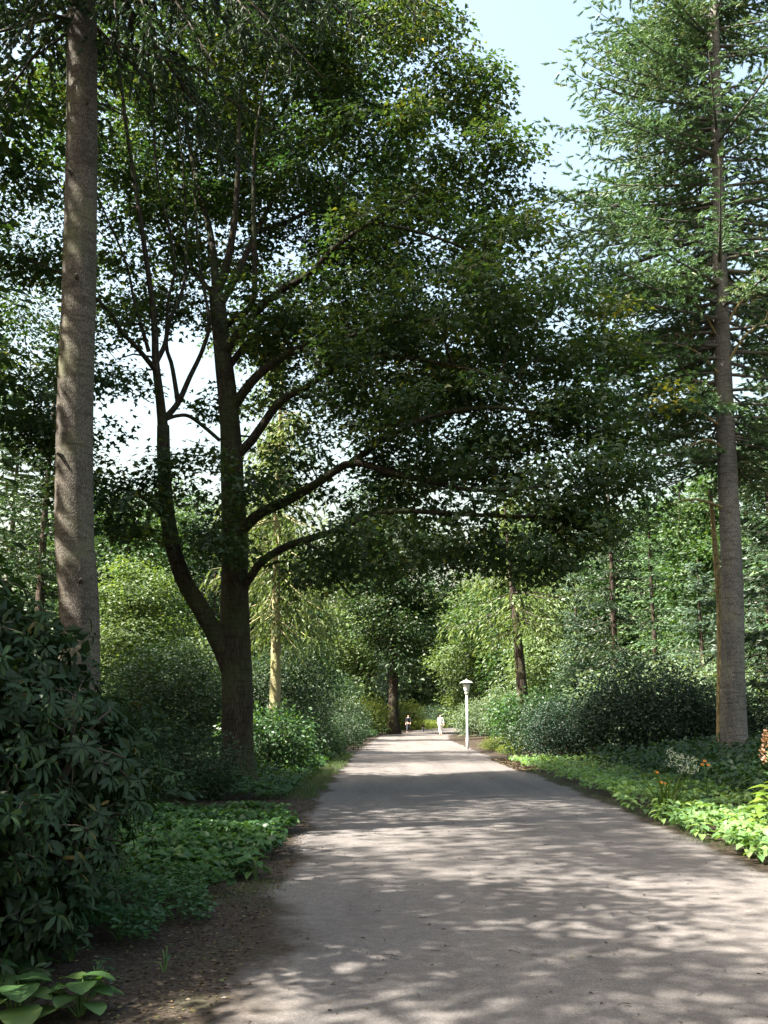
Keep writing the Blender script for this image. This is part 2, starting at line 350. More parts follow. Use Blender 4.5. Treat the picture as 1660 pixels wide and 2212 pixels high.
def grow(rng, skel_p, skel_r, targets, tubes, sides=4, thick=.012, up=.15):
    """twigs and boughs from the skeleton out to every target, each new bough joining the skeleton"""
    SP = list(skel_p); SR = list(skel_r)
    dist = np.array([np.min(np.linalg.norm(np.array(skel_p) - t, axis=1)) for t in targets]); order = np.argsort(dist)
    SPa = np.zeros((len(SP) + 5 * len(targets), 3)); SRa = np.zeros(len(SPa)); SPa[:len(SP)] = SP; SRa[:len(SP)] = SR; n = len(SP)
    for q in order:
        t = targets[q]; d = SPa[:n] - t; L = np.sqrt((d ** 2).sum(1)); pen = L + np.maximum(0, d[:, 2]) * 1.3 + (SRa[:n] < .02) * .3
        i = int(np.argmin(pen)); a = SPa[i]; D = np.linalg.norm(t - a)
        if D < .15: continue
        m1 = a + (t - a) * .35 + rng.normal(size=3) * D * .07 + np.array([0, 0, up * D]); m2 = a + (t - a) * .72 + rng.normal(size=3) * D * .06 + np.array([0, 0, up * D * .8])
        pts = smooth_path([a, m1, m2, t], 5); r0 = min(SRa[i] * .7, thick + .014 * D); rad = np.linspace(r0, .005, 5)
        tubes.add(pts, rad, sides); SPa[n:n + 4] = pts[1:]; SRa[n:n + 4] = rad[1:]; n += 4

def leaf_clumps(rng, L, targets, outd, per, spread, size, tintbase, flat=.45, up=1.0, hue=.15, droop=0.0):
    n = len(targets); k = n * per; idx = np.repeat(np.arange(n), per)
    off = np.clip(rng.normal(size=(k, 3)), -2.1, 2.1) * np.array([spread, spread, spread * flat]); off[:, 2] -= droop * (off[:, 0] ** 2 + off[:, 1] ** 2) / spread
    pos = targets[idx] + off
    nn = np.array([0, 0, up]) + rng.normal(size=(k, 3)) * .5 + outd[idx] * .35
    ax = nrm(off * np.array([1, 1, .3]) + rng.normal(size=(k, 3)) * .35 * spread) - np.array([0, 0, .35])
    ct = rng.normal(0, hue, n)
    L.add(pos, ax, nn, size * rng.uniform(.65, 1.25, k), tintbase + ct[idx] + rng.normal(0, .16, k))

def conifer_foliage(rng, L, tubes, h, cb, rad, whorl=.5, per=6, step=.22, blen=.2, droop=.25, tw=.7, brush_step=.13, tipup=.25, taper=.9,
                    lean=None, hang=0.0, zmax=1e9, keep=None, tint0=.5, lift=0.0, wild=.22):
    """boughs in whorls with side twigs covered in needle brushes; lean(z) gives the trunk axis"""
    lean = lean or (lambda z: np.array([0, 0, z], float)); z = cb
    while z < min(h - .4, zmax):
        f = (z - cb) / (h - cb); R0 = rad * (1 - f ** taper) ** .8 * (min(1, .55 + f * 4)) + .25
        for q in range(per):
            a = rng.uniform(0, 2 * math.pi); Lb = R0 * rng.uniform(.6, 1.12); d = np.array([math.cos(a), math.sin(a), 0.])
            zz = z + rng.uniform(-.5, .5) * whorl; o = lean(zz)
            if keep is not None and not keep(o, d, Lb): continue
            el = .35 * f - .05 - droop * .5 * (1 - f)
            pts = np.array([o + d * Lb * t + np.array([0, 0, Lb * (el * t - droop * t * t * .9 + tipup * t ** 4)]) for t in np.linspace(0, 1, 8)])
            tubes.add(pts, np.linspace(.018 + .008 * Lb, .006, 8), 4)
            nt_ = max(3, int(Lb * .85 / step)); side = np.cross(d, [0, 0, 1.0]); bt = rng.normal(tint0, .13)
            for j in range(nt_ + 1):
                t = .12 + .88 * j / nt_; b = np.array([np.interp(t, np.linspace(0, 1, 8), pts[:, c]) for c in range(3)])
                for sgn in ((-1, 1) if j < nt_ else (0,)):
                    tl = tw * rng.uniform(.6, 1.15) * (1.15 - t * .75) * min(1, Lb / 2.2) * (1 if t > .3 else .6)
                    dd = nrm(d * rng.uniform(.5, .9) + side * sgn * rng.uniform(.7, 1.0) + np.array([0, 0, rng.uniform(-.25, .12) - hang + lift]))
                    nb = max(2, int(tl / brush_step)); tt = (np.arange(nb) + .4) / nb
                    pp = b + dd * tl * tt[:, None] + np.array([0, 0, -1.]) * ((.18 + hang) * tl * tt ** 2)[:, None] + rng.normal(size=(nb, 3)) * .03
                    ax = np.tile(dd, (nb, 1)) + np.stack([0 * tt, 0 * tt, -(.36 + 2 * hang - 1.2 * lift) * tt], 1) + rng.normal(size=(nb, 3)) * wild
                    L.add(pp, ax, np.tile([0, 0, 1.], (nb, 1)) + rng.normal(size=(nb, 3)) * .3, blen * rng.uniform(.8, 1.25, nb), bt + .28 * (tt - .4) + rng.normal(0, .1, nb))
        z += whorl * rng.uniform(.8, 1.2)

def broad_proto(seed, name, label, cat, h, cb, rad, nc, per, size, mat, bark, tr, tmpl=L_SIMPLE, tint=.45, spread=.75):
    rng = np.random.default_rng(seed); root = thing(name, label, cat)
    wob = rng.normal(size=(7, 2)) * .25; zz = np.linspace(0, h * .85, 7); path = np.stack([np.cumsum(wob[:, 0]) * .5, np.cumsum(wob[:, 1]) * .5, zz], 1); path[0, :2] = 0
    sp = smooth_path(path, 16); rr = np.linspace(tr, .05, 16); link('trunk', tube_mesh('trunk', sp, rr, bark, 12, lump=.05, flare=.35, rng=rng), root)
    blobs = []
    for k in range(9):
        f = (k + .5) / 9; z = cb + (h - cb) * f; r = rad * math.sin(math.pi * (.22 + .72 * f)) ** .7; a = k * 2.4 + rng.uniform(0, 1)
        blobs.append((math.cos(a) * r * .45, math.sin(a) * r * .45, z, r * .62, r * .62, (h - cb) * .15))
    tg, od = crown_points(rng, blobs, nc, .75); tb = Tubes(); grow(rng, list(sp[4:]), list(rr[4:]), tg, tb, 3, .02)
    link('branches', tb.mesh('branches', bark), root, kind='stuff'); L = Leaves(); leaf_clumps(rng, L, tg, od, per, spread, size, tint)
    link('crown', L.mesh('crown', tmpl, mat), root, kind='stuff'); return root

def conifer_proto(seed, name, label, cat, h, cb, rad, mat, bark, tr, **kw):
    rng = np.random.default_rng(seed); root = thing(name, label, cat); L, tb = Leaves(), Tubes()
    z = np.linspace(0, h, 14); link('trunk', tube_mesh('trunk', np.stack([.05 * np.sin(z * .4), .04 * np.cos(z * .3), z], 1), np.interp(z, [0, h], [tr, .03]), bark, 10, lump=.03, flare=.3, rng=rng), root)
    args = dict(whorl=.95, per=6, step=.5, blen=.62, tw=1.0, brush_step=.36); args.update(kw)
    conifer_foliage(rng, L, tb, h, cb, rad, **args)
    link('branches', tb.mesh('branches', bark), root, kind='stuff'); link('crown', L.mesh('crown', BRUSH_FAR, mat), root, kind='stuff'); return root

def bush_proto(seed, name, label, rx, rz, mat, nc=230, per=26, size=.1, spread=.24, tmpl=L_SIMPLE, tint=.45, tall=0):
    rng = np.random.default_rng(seed); root = thing(name, label, 'bush'); blobs = [(0, 0, rz * .42, rx * .8, rx * .8, rz * .5)]
    for k in range(7):
        a = k * .9 + rng.uniform(0, .5); r = rx * rng.uniform(.35, .6); q = rx * rng.uniform(.35, .5)
        blobs.append((math.cos(a) * r, math.sin(a) * r, rz * rng.uniform(.3, .68), q, q, rz * rng.uniform(.25, .34)))
    tg, od = crown_points(rng, blobs, nc, .8); tg[:, 2] = np.maximum(tg[:, 2], rng.uniform(.05, .3, nc)); tb = Tubes()
    sk = []
    for k in range(6):
        a = k * 1.05; e = np.array([math.cos(a) * rx * .3, math.sin(a) * rx * .3, rz * .5]); pp = smooth_path([[0, 0, -.05], e * .5 + [0, 0, .1], e], 5); tb.add(pp, np.linspace(.04, .02, 5), 4); sk += list(pp[1:])
    grow(rng, sk, [.02] * len(sk), tg, tb, 3, .006); link('stems', tb.mesh('stems', M['twig']), root, kind='stuff')
    L = Leaves(); leaf_clumps(rng, L, tg, od, per, spread, size, tint, flat=.7, up=.6, hue=.14)
    k = int(nc * per * .05); p_ = crown_points(rng, blobs, k, .97)
    L.add(p_[0] + p_[1] * spread * .8, p_[1] + rand_dir(k, rng) * .5, rand_dir(k, rng) + [0, 0, .8], size * 1.1, tint + .35)
    link('foliage', L.mesh('foliage', tmpl, mat), root, kind='stuff'); return root

# ---------------------------------------------------------------- left spruce, its bole close to the path
rng = np.random.default_rng(21)
base = P(178, 1400, 14.0); bx, by = base[0] + .1, 14.0; bz = float(gz(bx, by))
cpt = [np.array([P(182, 1560, 14)[0], 14, bz - .1])] + [P(u, v, 14.0) for u, v in ((172, 1340), (161, 1150), (162, 900), (172, 600), (177, 300), (178, 0))]
dirn = nrm(cpt[-1] - cpt[-3]); cpt += [cpt[-1] + dirn * 5, cpt[-1] + dirn * 11, cpt[-1] + dirn * 17]
tp = smooth_path(cpt, 90); tz = tp[:, 2]; rad_ = np.interp(tz, [0, 2.5, 13, 30], [.30, .275, .225, .03])
T0 = thing('spruce_tree', 'tall spruce with a thick bare grey-brown bole rising out of the big rhododendron', 'tree', tuple(tp[0]))
link('trunk', tube_mesh('trunk', tp, rad_, M['bark_spruce'], 48, tp[0], lump=.018, rng=rng), T0)
ax_at = lambda z: np.array([np.interp(z, tz, tp[:, 0]), np.interp(z, tz, tp[:, 1]), z])
L, tb = Leaves(), Tubes()
conifer_foliage(rng, L, tb, 30.5, 12.3, 4.6, whorl=.62, per=6, step=.3, blen=.3, droop=.42, tw=.85, brush_step=.2, hang=.35, lean=ax_at)
# the lowest boughs hang into the top of the view, some of them dead and grey
for k, (u, v, Y) in enumerate(((330, 60, 11.5), (470, 150, 11.8), (600, 90, 11.2), (700, 170, 12.2), (830, 60, 12), (400, 20, 12.8), (960, 20, 12.5), (740, 30, 11.4), (540, 40, 12.6), (60, 90, 12.5), (260, 130, 12.8))):
    tip = P(u, v, Y); o = ax_at(13.0 + .25 * k); pts = smooth_path([o, o * .5 + tip * .5 + [0, 0, .9], tip], 9); tb.add(pts, np.linspace(.045, .008, 9), 5)
    d = nrm(tip - o)
    for j in range(44):
        t = .3 + .65 * rng.uniform(); b = np.array([np.interp(t, np.linspace(0, 1, 9), pts[:, c]) for c in range(3)])
        dd = nrm(d * .4 + rng.normal(size=3) * .5 + [0, 0, -.75]); tl = rng.uniform(.35, .95); nb = int(tl / .12); tt = np.linspace(0, 1, nb)
        tb.add([b, b + dd * tl * .5 + [0, 0, -.03], b + dd * tl + [0, 0, -.18]], [.006, .004, .002], 3)
        if rng.uniform() < .8:
            L.add(b + dd * tl * tt[:, None] - np.array([0, 0, .18]) * (tt ** 2)[:, None], np.tile(dd, (nb, 1)) + rng.normal(size=(nb, 3)) * .2, rand_dir(nb, rng), .2, .3 + rng.normal(0, .15, nb))
link('branches', tb.mesh('branches', M['twig'], tp[0]), T0, kind='stuff'); link('crown', L.mesh('crown', BRUSH, M['spruce_dark'], tp[0]), T0, kind='stuff')
for k, (z, a) in enumerate(((3.4, -1.2), (5.2, -2.0), (7.9, -1.4), (9.6, -1.9), (10.8, -1.0))):   # branch stubs on the bole
    o = ax_at(z); r = np.interp(z, tz, rad_); d = np.array([math.cos(a), math.sin(a), .25])
    link('branch_stub', tube_mesh('branch_stub', [o + d * r * .8, o + d * (r + .05), o + d * (r + .1)], [.04, .028, .016], M['bark_spruce'], 7, tp[0]), T0)

# ---------------------------------------------------------------- big maple arching over the path
rng = np.random.default_rng(5); YM = 24.0
mb = P(515, 1600, YM); mb[2] = float(gz(mb[0], YM)) - .05
MT = thing('maple_tree', 'big dark maple with two stems and a wide crown arching over the path', 'tree', tuple(mb))
def limb(pts, r0, r1, name, sides=14, n=26, **kw):
    w = [p if len(p) == 3 and isinstance(p, np.ndarray) else P(*p) for p in pts]; sp = smooth_path(w, n)
    rr = np.linspace(r0, r1, n) * np.interp(np.linspace(0, 1, n), [0, .06, 1], [1.12, 1, 1])
    link(name, tube_mesh(name, sp, rr, M['bark_maple'], sides, mb, rng=rng, **kw), MT); SK.extend(sp[2:]); SRd.extend(rr[2:])
    return sp
SK, SRd = [], []
limb([mb, (513, 1480, YM), (508, 1330, YM), (507, 1180, YM), (503, 1060, YM), (500, 960, YM), (492, 850, 24), (480, 750, 24.1), (469, 640, 24.2)], .38, .2, 'trunk', 26, 60, lump=.05, flare=.32)
limb([(506, 1470, 24.0), (484, 1410, 23.95), (440, 1325, 23.6), (392, 1240, 23.3), (365, 1130, 23.2), (355, 1010, 23.2), (353, 920, 23.2)], .23, .15, 'second_stem', 18, 36, lump=.05)
LB = [
 ([(353, 930, 23.2), (345, 850, 23), (337, 785, 22.9), (334, 700, 22.8), (322, 600, 22.6), (300, 450, 22.4), (270, 250, 22.2), (250, 60, 22)], .13, .03),
 ([(356, 905, 23.2), (385, 870, 23.3), (410, 815, 23.4), (438, 755, 23.5), (452, 690, 23.5), (430, 560, 23.6), (420, 380, 23.8)], .09, .025),
 ([(385, 868, 23.3), (372, 790, 23.2), (360, 745, 23.2), (364, 650, 23.0), (378, 560, 22.8), (340, 380, 22.4), (330, 200, 22)], .065, .02),
 ([(337, 800, 22.9), (300, 755, 22.3), (262, 715, 21.8), (235, 670, 21.4), (150, 600, 20.8), (60, 560, 20)], .075, .02),
 ([(322, 760, 22.9), (305, 700, 22.6), (290, 650, 22.4), (270, 560, 22.2), (200, 400, 21.8)], .055, .02),
 ([(363, 904, 23.2), (385, 898, 23.4), (409, 899, 23.6), (440, 921, 23.8), (476, 952, 24)], .05, .045),
 ([(336, 785, 22.9), (356, 745, 23), (368, 690, 23.1), (400, 600, 23.3), (400, 420, 23.5), (380, 200, 23.5)], .075, .02),
 ([(469, 645, 24.2), (462, 560, 24.2), (452, 490, 24.3), (425, 390, 24.5), (400, 250, 24.8), (385, 60, 25)], .13, .03),
 ([(469, 640, 24.2), (490, 570, 24), (508, 470, 23.8), (515, 350, 23.7), (520, 200, 23.6), (540, 30, 23.5)], .13, .03),
 ([(478, 655, 24.1), (510, 600, 24.4), (545, 520, 24.8), (585, 440, 25.2), (630, 350, 25.5), (690, 220, 26), (730, 80, 26.3)], .11, .025),
 ([(492, 700, 24.1), (545, 655, 23.6), (550, 560, 23.4), (548, 450, 23.2), (552, 300, 23), (580, 140, 22.8)], .1, .025),
 ([(485, 760, 24.0), (540, 690, 23.6), (600, 632, 23.2), (668, 592, 22.8), (720, 538, 22.4), (800, 480, 22), (900, 420, 21.5)], .13, .03),
 ([(488, 800, 24.0), (560, 715, 24.4), (620, 700, 25), (660, 670, 25.6), (740, 600, 26.2), (860, 520, 27)], .1, .025),
 ([(498, 888, 24.0), (550, 818, 23.5), (612, 770, 23.0), (670, 745, 22.6), (738, 733, 22.2), (830, 700, 21.7), (950, 690, 21.2)], .15, .03),
 ([(505, 990, 24.0), (545, 950, 23.8), (605, 868, 23.4), (660, 838, 23.0), (720, 800, 22.6), (830, 770, 22.0), (980, 790, 21.4), (1120, 830, 20.9)], .14, .03),
 ([(508, 1160, 24.0), (560, 1110, 23.7), (615, 1085, 23.4), (688, 1042, 23.0), (759, 1000, 22.6), (842, 1020, 22.2), (926, 1040, 21.8), (1030, 1060, 21.4), (1180, 1050, 21)], .16, .03),
 ([(759, 1000, 22.6), (830, 950, 22.3), (930, 900, 22.0), (1060, 880, 21.6), (1200, 900, 21.2), (1330, 940, 21)], .09, .025),
 ([(515, 1290, 24.0), (560, 1220, 23.6), (610, 1185, 23.3), (655, 1168, 23.0), (715, 1150, 22.7), (780, 1121, 22.4), (851, 1104, 22.1), (951, 1108, 21.8), (1080, 1115, 21.5), (1230, 1120, 21.2), (1340, 1150, 21)], .12, .025),
 ([(655, 1168, 23), (700, 1200, 22.6), (720, 1240, 22.3), (760, 1290, 22)], .045, .02),
 ([(365, 1130, 23.2), (330, 1090, 22.8), (280, 1060, 22.4), (210, 1040, 22), (120, 1010, 21.5)], .07, .02),
 ([(470, 640, 24.2), (430, 600, 25), (380, 520, 26), (320, 400, 27), (260, 250, 28)], .08, .02),
 ([(560, 500, 25), (640, 470, 26), (740, 400, 26.5), (850, 300, 27), (950, 200, 27)], .07, .02),
 ([(800, 480, 22), (900, 500, 22), (1010, 540, 22), (1120, 610, 22)], .05, .02)]
for pts, a, b in LB: limb(pts, a * .92, b, 'branch', 9, 22, lump=.04)
blobs = []
for u, v, Y, rx, ry, rz in ((560, 230, 26.5, 3.4, 3.4, 3.2), (420, 60, 25, 3.5, 4, 2.4), (850, 120, 25, 2.3, 3, 1.6), (980, 200, 25, 1.25, 1.6, .6), (700, 0, 26, 3, 3, 2.4),
                            (980, 330, 24, 1.9, 2.6, 1.1), (760, 400, 25, 2.6, 3, 1.5), (1090, 400, 23.6, 1.0, 1.6, 1.1), (880, 560, 23, 2.4, 2.6, 1.4), (1110, 580, 23, 1.5, 2, 1.3),
                            (1010, 700, 22, 2.1, 2.4, 1.4), (1200, 720, 22, 1.8, 2, 1.3), (1290, 850, 21.6, 1.7, 2, 1.3), (1190, 1000, 21.4, 1.9, 2, 1.5), (1330, 1060, 21.2, 1.0, 1.6, 1.3),
                            (1250, 1180, 21.2, 1.6, 1.6, .75), (1000, 930, 22, 2.1, 2.4, 1.2), (800, 830, 23, 2.3, 2.4, 1.1), (660, 700, 24, 1.8, 2.6, 1.2), (640, 960, 25.5, 1.0, 1.2, .55), (780, 980, 22.4, 1.5, 1.6, .6),
                            (900, 1180, 22, 2.2, 2, .75), (1080, 1150, 21.6, 2.0, 2, 1.0), (730, 1220, 22.4, 1.5, 1.6, .55), (440, 1050, 22.2, 1.6, 1.4, .75), (300, 1130, 22.2, 1.2, 1.4, .6), (480, 1190, 22.4, .9, 1.0, .5), (600, 1050, 22.4, 1.1, 1.2, .6),
                            (300, 480, 24.6, 2.3, 2.0, 1.4), (470, 500, 26.2, 1.7, 2.4, 1.3), (180, 250, 24, 2.2, 2.4, 1.8), (80, 480, 21.5, 1.5, 1.8, 1.3), (90, 850, 21.5, 1.3, 1.5, 1.2), (170, 950, 22, 1.3, 1.5, .8), (230, 1080, 22, 1.2, 1.2, .7), (420, 690, 24.5, .8, 1.0, .5), (250, 860, 22.5, .7, .9, .55), (60, 120, 21.5, 2, 2, 1.6),
                            (640, 600, 29, 2.4, 2, 1.8), (560, 720, 29.5, 1.3, 1.8, 1.0), (780, 640, 29.5, 2.4, 2, 1.8), (850, 430, 29, 2.4, 2, 1.8), (620, 330, 29, 2.4, 2, 1.8), (940, 620, 27.5, 2.2, 2, 1.6), (900, 880, 27, 2.6, 2, 1.5), (1060, 1010, 25.5, 2.2, 2, 1.2), (760, 860, 27.5, 1.6, 2, .9), (1000, 780, 26.5, 2.2, 2, 1.4), (420, 330, 27, 2.6, 2, 2.2), (250, 620, 25, 1.6, 1.6, .6), (560, 850, 27, .9, 1.2, .5), (700, 740, 23, 1.6, 1.6, .8), (600, 700, 23.4, 1.0, 1.2, .7), (860, 1060, 24, 2.2, 2, .7), (255, 700, 22.5, .7, .8, .4), (300, 830, 24.5, .55, .6, .35), (230, 780, 24, .5, .6, .5), (470, 880, 24.6, .35, .5, .3), (420, 800, 24, .45, .6, .35), (290, 900, 23, .5, .6, .3), (400, 650, 25, .8, .8, .4), (330, 640, 23.5, .7, .8, .35), (440, 960, 23, .5, .6, .25), (1000, 200, 24, 1.0, 1.4, .6)):
    c = P(u, v, Y); blobs.append((*c, rx, ry, rz))
tg, od = crown_points(rng, blobs, 1600, .55); tb = Tubes()
grow(rng, SK, SRd, tg, tb, 4, .014, .1); link('twigs', tb.mesh('twigs', M['bark_maple'], mb), MT, kind='stuff')
L = Leaves(); leaf_clumps(rng, L, tg, od, 100,   .31, .15, .38, flat=.55, up=1.0, hue=.16)
link('crown', L.mesh('crown', L_MAPLE, M['maple'], mb), MT, kind='stuff')

# ---------------------------------------------------------------- tall spruce on the right
rng = np.random.default_rng(33); YS = 27.0
cpt = [np.array([P(1588, 1640, YS)[0], YS, float(gz(10, YS)) - .1])] + [P(u, v, YS) for u, v in ((1584, 1480), (1582, 1250), (1571, 1000), (1562, 800), (1556, 600), (1552, 400), (1547, 200), (1543, 0))]
dirn = nrm(cpt[-1] - cpt[-3]); cpt += [cpt[-1] + dirn * 4, cpt[-1] + dirn * 9]
tp = smooth_path(cpt, 90); tz = tp[:, 2]; rad_ = np.interp(tz, [0, 3, 12, 20, 33], [.36, .305, .235, .15, .02])
RS = thing('spruce_tree', 'tall sunlit spruce with long bare grey trunk beyond the ground cover', 'tree', tuple(tp[0]))
link('trunk', tube_mesh('trunk', tp, rad_, M['bark_right'], 40, tp[0], lump=.02, flare=.25, rng=rng), RS)
ax_at = lambda z: np.array([np.interp(z, tz, tp[:, 0]), np.interp(z, tz, tp[:, 1]), z])
L, tb = Leaves(), Tubes()
conifer_foliage(rng, L, tb, 34, 8.9, 6.0, whorl=.46, per=10, step=.25, blen=.3, droop=.2, tw=.95, brush_step=.15, hang=.1, tipup=.26, taper=1.3, lift=.2, wild=.42, keep=lambda o, d, Lb: not (d[1] < -.62 and rng.uniform() < .85), lean=ax_at, zmax=24.5, tint0=.62)
link('branches', tb.mesh('branches', M['bark_right'], tp[0]), RS, kind='stuff'); link('crown', L.mesh('crown', BRUSH, M['spruce'], tp[0]), RS, kind='stuff')
# dead lower boughs: (start z, tip pixel)
for z, tips in ((7.2, (1430, 1095, 26)), (8.9, (1490, 965, 26)), (9.5, (1420, 870, 26.5)), (10.1, (1500, 820, 26)), (11.0, (1450, 740, 26)), (12.0, (1480, 640, 26.5)), (11.2, (1655, 690, 26)), (12.3, (1640, 620, 26.5))):
    tip = P(*tips); o = ax_at(z); s_ = smooth_path([o, o * .5 + tip * .5 + [0, 0, .25], tip], 9); b = Tubes(); b.add(s_, np.linspace(.05, .012, 9), 6)
    for k in range(9):
        q = s_[rng.integers(3, 9)]; e = q + nrm(tip - o) * .3 + rng.normal(size=3) * .35; b.add([q, (q + e) / 2 + rng.normal(size=3) * .05, e], [.01, .008, .003], 3)
    link('dead_branch', b.mesh('dead_branch', M['bark_dead'], tp[0]), RS)

# ---------------------------------------------------------------- woodland trees: prototypes, then copies
protoA = conifer_proto(41, 'spruce_tree', 'x', 'tree', 22, 3.0, 4.2, M['spruce_dark'], M['bark_dark'], .32)
protoB = conifer_proto(42, 'fir_tree', 'x', 'tree', 17, 1.0, 4.0, M['bluefir'], M['bark_dark'], .26, droop=.1, hang=0)
protoC = conifer_proto(43, 'larch_tree', 'x', 'tree', 20, 6.0, 4.4, M['larch'], M['bark_sunlit'], .33, droop=.5, hang=.7, tw=1.3)
protoD = broad_proto(44, 'broadleaf_tree', 'x', 'tree', 18, 3.0, 5.0, 420, 60, .34, M['broad'], M['bark_dark'], .36)
protoE = broad_proto(45, 'broadleaf_tree', 'x', 'tree', 15, 1.5, 4.6, 380, 62, .32, M['pale'], M['bark_dark'], .3)
protoF = broad_proto(46, 'broadleaf_tree', 'x', 'tree', 24, 4.0, 6.0, 620, 62, .3, M['broad_dark'], M['bark_dark'], .42)
protoG = conifer_proto(47, 'pine_tree', 'x', 'tree', 20, 5.0, 4.0, M['spruce'], M['bark_dark'], .3, droop=.3)
HP = {id(protoA): 22, id(protoB): 17, id(protoC): 20, id(protoD): 18, id(protoE): 15, id(protoF): 24, id(protoG): 20}
used = set()
def put(proto, u, Y, h, label, w=None, group=None, rz=None, x=None):
    """one individual tree: h is its height in metres, w its width factor"""
    hh = HP[id(proto)]
    s = h / hh; X = (u - CU) / F * Y * 1.02 if x is None else x; sc = ((w or s), (w or s), s); loc = (X, Y, float(gz(X, Y)) - .05); rz = R.uniform(0, 6.28) if rz is None else rz
    if id(proto) not in used:
        used.add(id(proto)); proto.location = loc; proto.rotation_euler = (0, 0, rz); proto.scale = sc; proto['label'] = label
        if group: proto['group'] = group
        return proto
    return copy_thing(proto, loc, rz, sc, label, group)
GW = 'woodland trees behind the path'
protoN = broad_proto(51, 'broadleaf_tree', 'x', 'tree', 26, 5.0, 6.6, 600, 90, .17, M['broad_dark'], M['bark_dark'], .42, tmpl=L_SIMPLE, spread=.62, tint=.55); HP[id(protoN)] = 26
put(protoN, 40, 33, 27, 'huge dark broadleaf tree behind the near spruce bole, filling the upper corner', x=-17)
put(protoA, 100, 48, 21, 'dark spruce behind the huge broadleaf tree and the big rhododendron')
put(protoD, 290, 62, 15, 'green tree whose top shows under the sky gap beside the near spruce bole')
put(protoE, 300, 44, 8.0, 'small pale sunlit tree behind the slanting stem of the maple', w=.6)
put(protoD, 400, 78, 19, 'mid green tree seen between the two stems of the maple')
put(protoC, 590, 44, 19.5, 'tree with straight mossy sunlit bole just beside the maple trunk', x=-4.75, w=.85)
put(protoC, 690, 66, 22, 'pale weeping larch seen under the lowest maple bough', x=-7.2)
protoT = broad_proto(49, 'broadleaf_tree', 'x', 'tree', 24, 7.0, 6.0, 420, 62, .34, M['broad_dark'], M['bark_dark'], .52); HP[id(protoT)] = 24
put(protoT, 848, 94, 24, 'stout dark bare bole where the path bends, leaves above', x=.85, w=1.0)
put(protoE, 720, 82, 15, 'pale leafy tree between the weeping larch and the bend of the path', x=-10)
put(protoD, 780, 112, 21, 'broad green tree standing behind the bend of the path', x=-11)
put(protoE, 960, 150, 19, 'bright crowned tree with forked bole straight behind the walkers', x=8.6)
put(protoE, 1010, 105, 16, 'pale green rounded tree above the lamp head', x=10.4)
protoL = conifer_proto(50, 'larch_tree', 'x', 'tree', 14, 6.6, 4.6, M['larch'], M['bark_dark'], .38, droop=.35, hang=.5, tw=1.3); HP[id(protoL)] = 14
o = put(protoL, 1100, 56, 14, 'leaning dark boled larch with drooping sunlit sprays near the lamp', x=7.75, rz=0); o.rotation_euler = (0, math.radians(-3.5), 0)
put(protoD, 1060, 88, 20, 'tall leafy tree behind the leaning larch', x=12.5)
put(protoE, 1190, 74, 12, 'low pale tree between the leaning larch and the blue fir', x=12.5)
put(protoB, 1235, 62, 11, 'bluish fir above the large dark bush')
put(protoA, 1316, 52, 20, 'spruce with sunlit patch at the foot of its bole above the dark bush', w=.62)
put(protoG, 1400, 66, 16, 'pale green pine between the bluish firs')
put(protoB, 1500, 47, 8.6, 'low silvery fir just beside the tall spruce trunk', w=.62)
put(protoG, 1470, 82, 21, 'tall pine whose top shows behind the silvery fir')
put(protoD, 1545, 72, 19, 'leafy green tree right behind the tall spruce trunk')
put(protoA, 1690, 34, 18, 'dark spruce at the edge of the view beyond the tall spruce', w=.85, x=14.2)
put(protoB, 1640, 60, 13, 'pale fir peeping past the far side of the tall spruce')
put(protoG, 1720, 44, 25, 'high pine whose boughs fill the far upper corner', x=20.5)
put(protoA, 1120, 120, 24, 'dark spruce far behind the lamp')
put(protoF, 540, 100, 22, 'dark leafy tree far behind the maple trunk')
put(protoA, 470, 64, 14, 'dark pointed spruce glimpsed behind the maple fork', w=.6)
put(protoD, 150, 80, 17, 'broad tree far behind the rhododendron')
put(protoG, 620, 128, 24, 'tall pine far off above the domed bush')
put(protoD, 1300, 100, 21, 'broad tree deep in the wood behind the blue fir')
put(protoF, 1560, 110, 25, 'dark broadleaf tree deep in the wood behind the dead bole')
put(protoE, 760, 145, 28, 'pale tall tree whose top shows under the maple canopy', x=-4)
put(protoG, 620, 88, 24, 'pale high pine above the mossy bole', x=-9.5)
put(protoB, 860, 118, 13, 'fir standing in the shade behind the stout dark bole', x=.5)
# trees beside and behind the camera on the sunny side: their crowns dapple the path
put(protoA, 30, 66, 24, 'dark spruce far behind the big rhododendron')
put(protoG, -40, 58, 25, 'pine at the view border behind the huge broadleaf tree')
put(protoD, 210, 90, 22, 'broad tree far behind the near spruce bole', w=1.3)
put(protoG, 1610, 70, 24, 'pine behind the tall spruce, just on its far side')
put(protoA, 1530, 92, 27, 'dark spruce deep in the wood behind the dead bole', w=1.3)
put(protoD, 1420, 110, 25, 'broad tree deep in the wood behind the pale pine', w=1.4)
put(protoA, 1660, 52, 17, 'dark spruce on the far side of the tall spruce', w=.9)
protoH = broad_proto(52, 'broadleaf_tree', 'x', 'tree', 30, 14.5, 5.6, 300, 90, .2, M['broad_dark'], M['bark_dark'], .4, spread=.6, tint=.6); HP[id(protoH)] = 30
put(protoH, 0, 16.5, 30, 'very tall tree whose high crown closes the upper corner before the maple', x=-9.6)
GS = 'trees beside the path outside the view whose shade falls on it'
protoS = broad_proto(48, 'broadleaf_tree', 'x', 'tree', 20, 6.5, 5.4, 46, 300, .24, M['broad'], M['bark_dark'], .34, spread=.66)
HP[id(protoS)] = 20
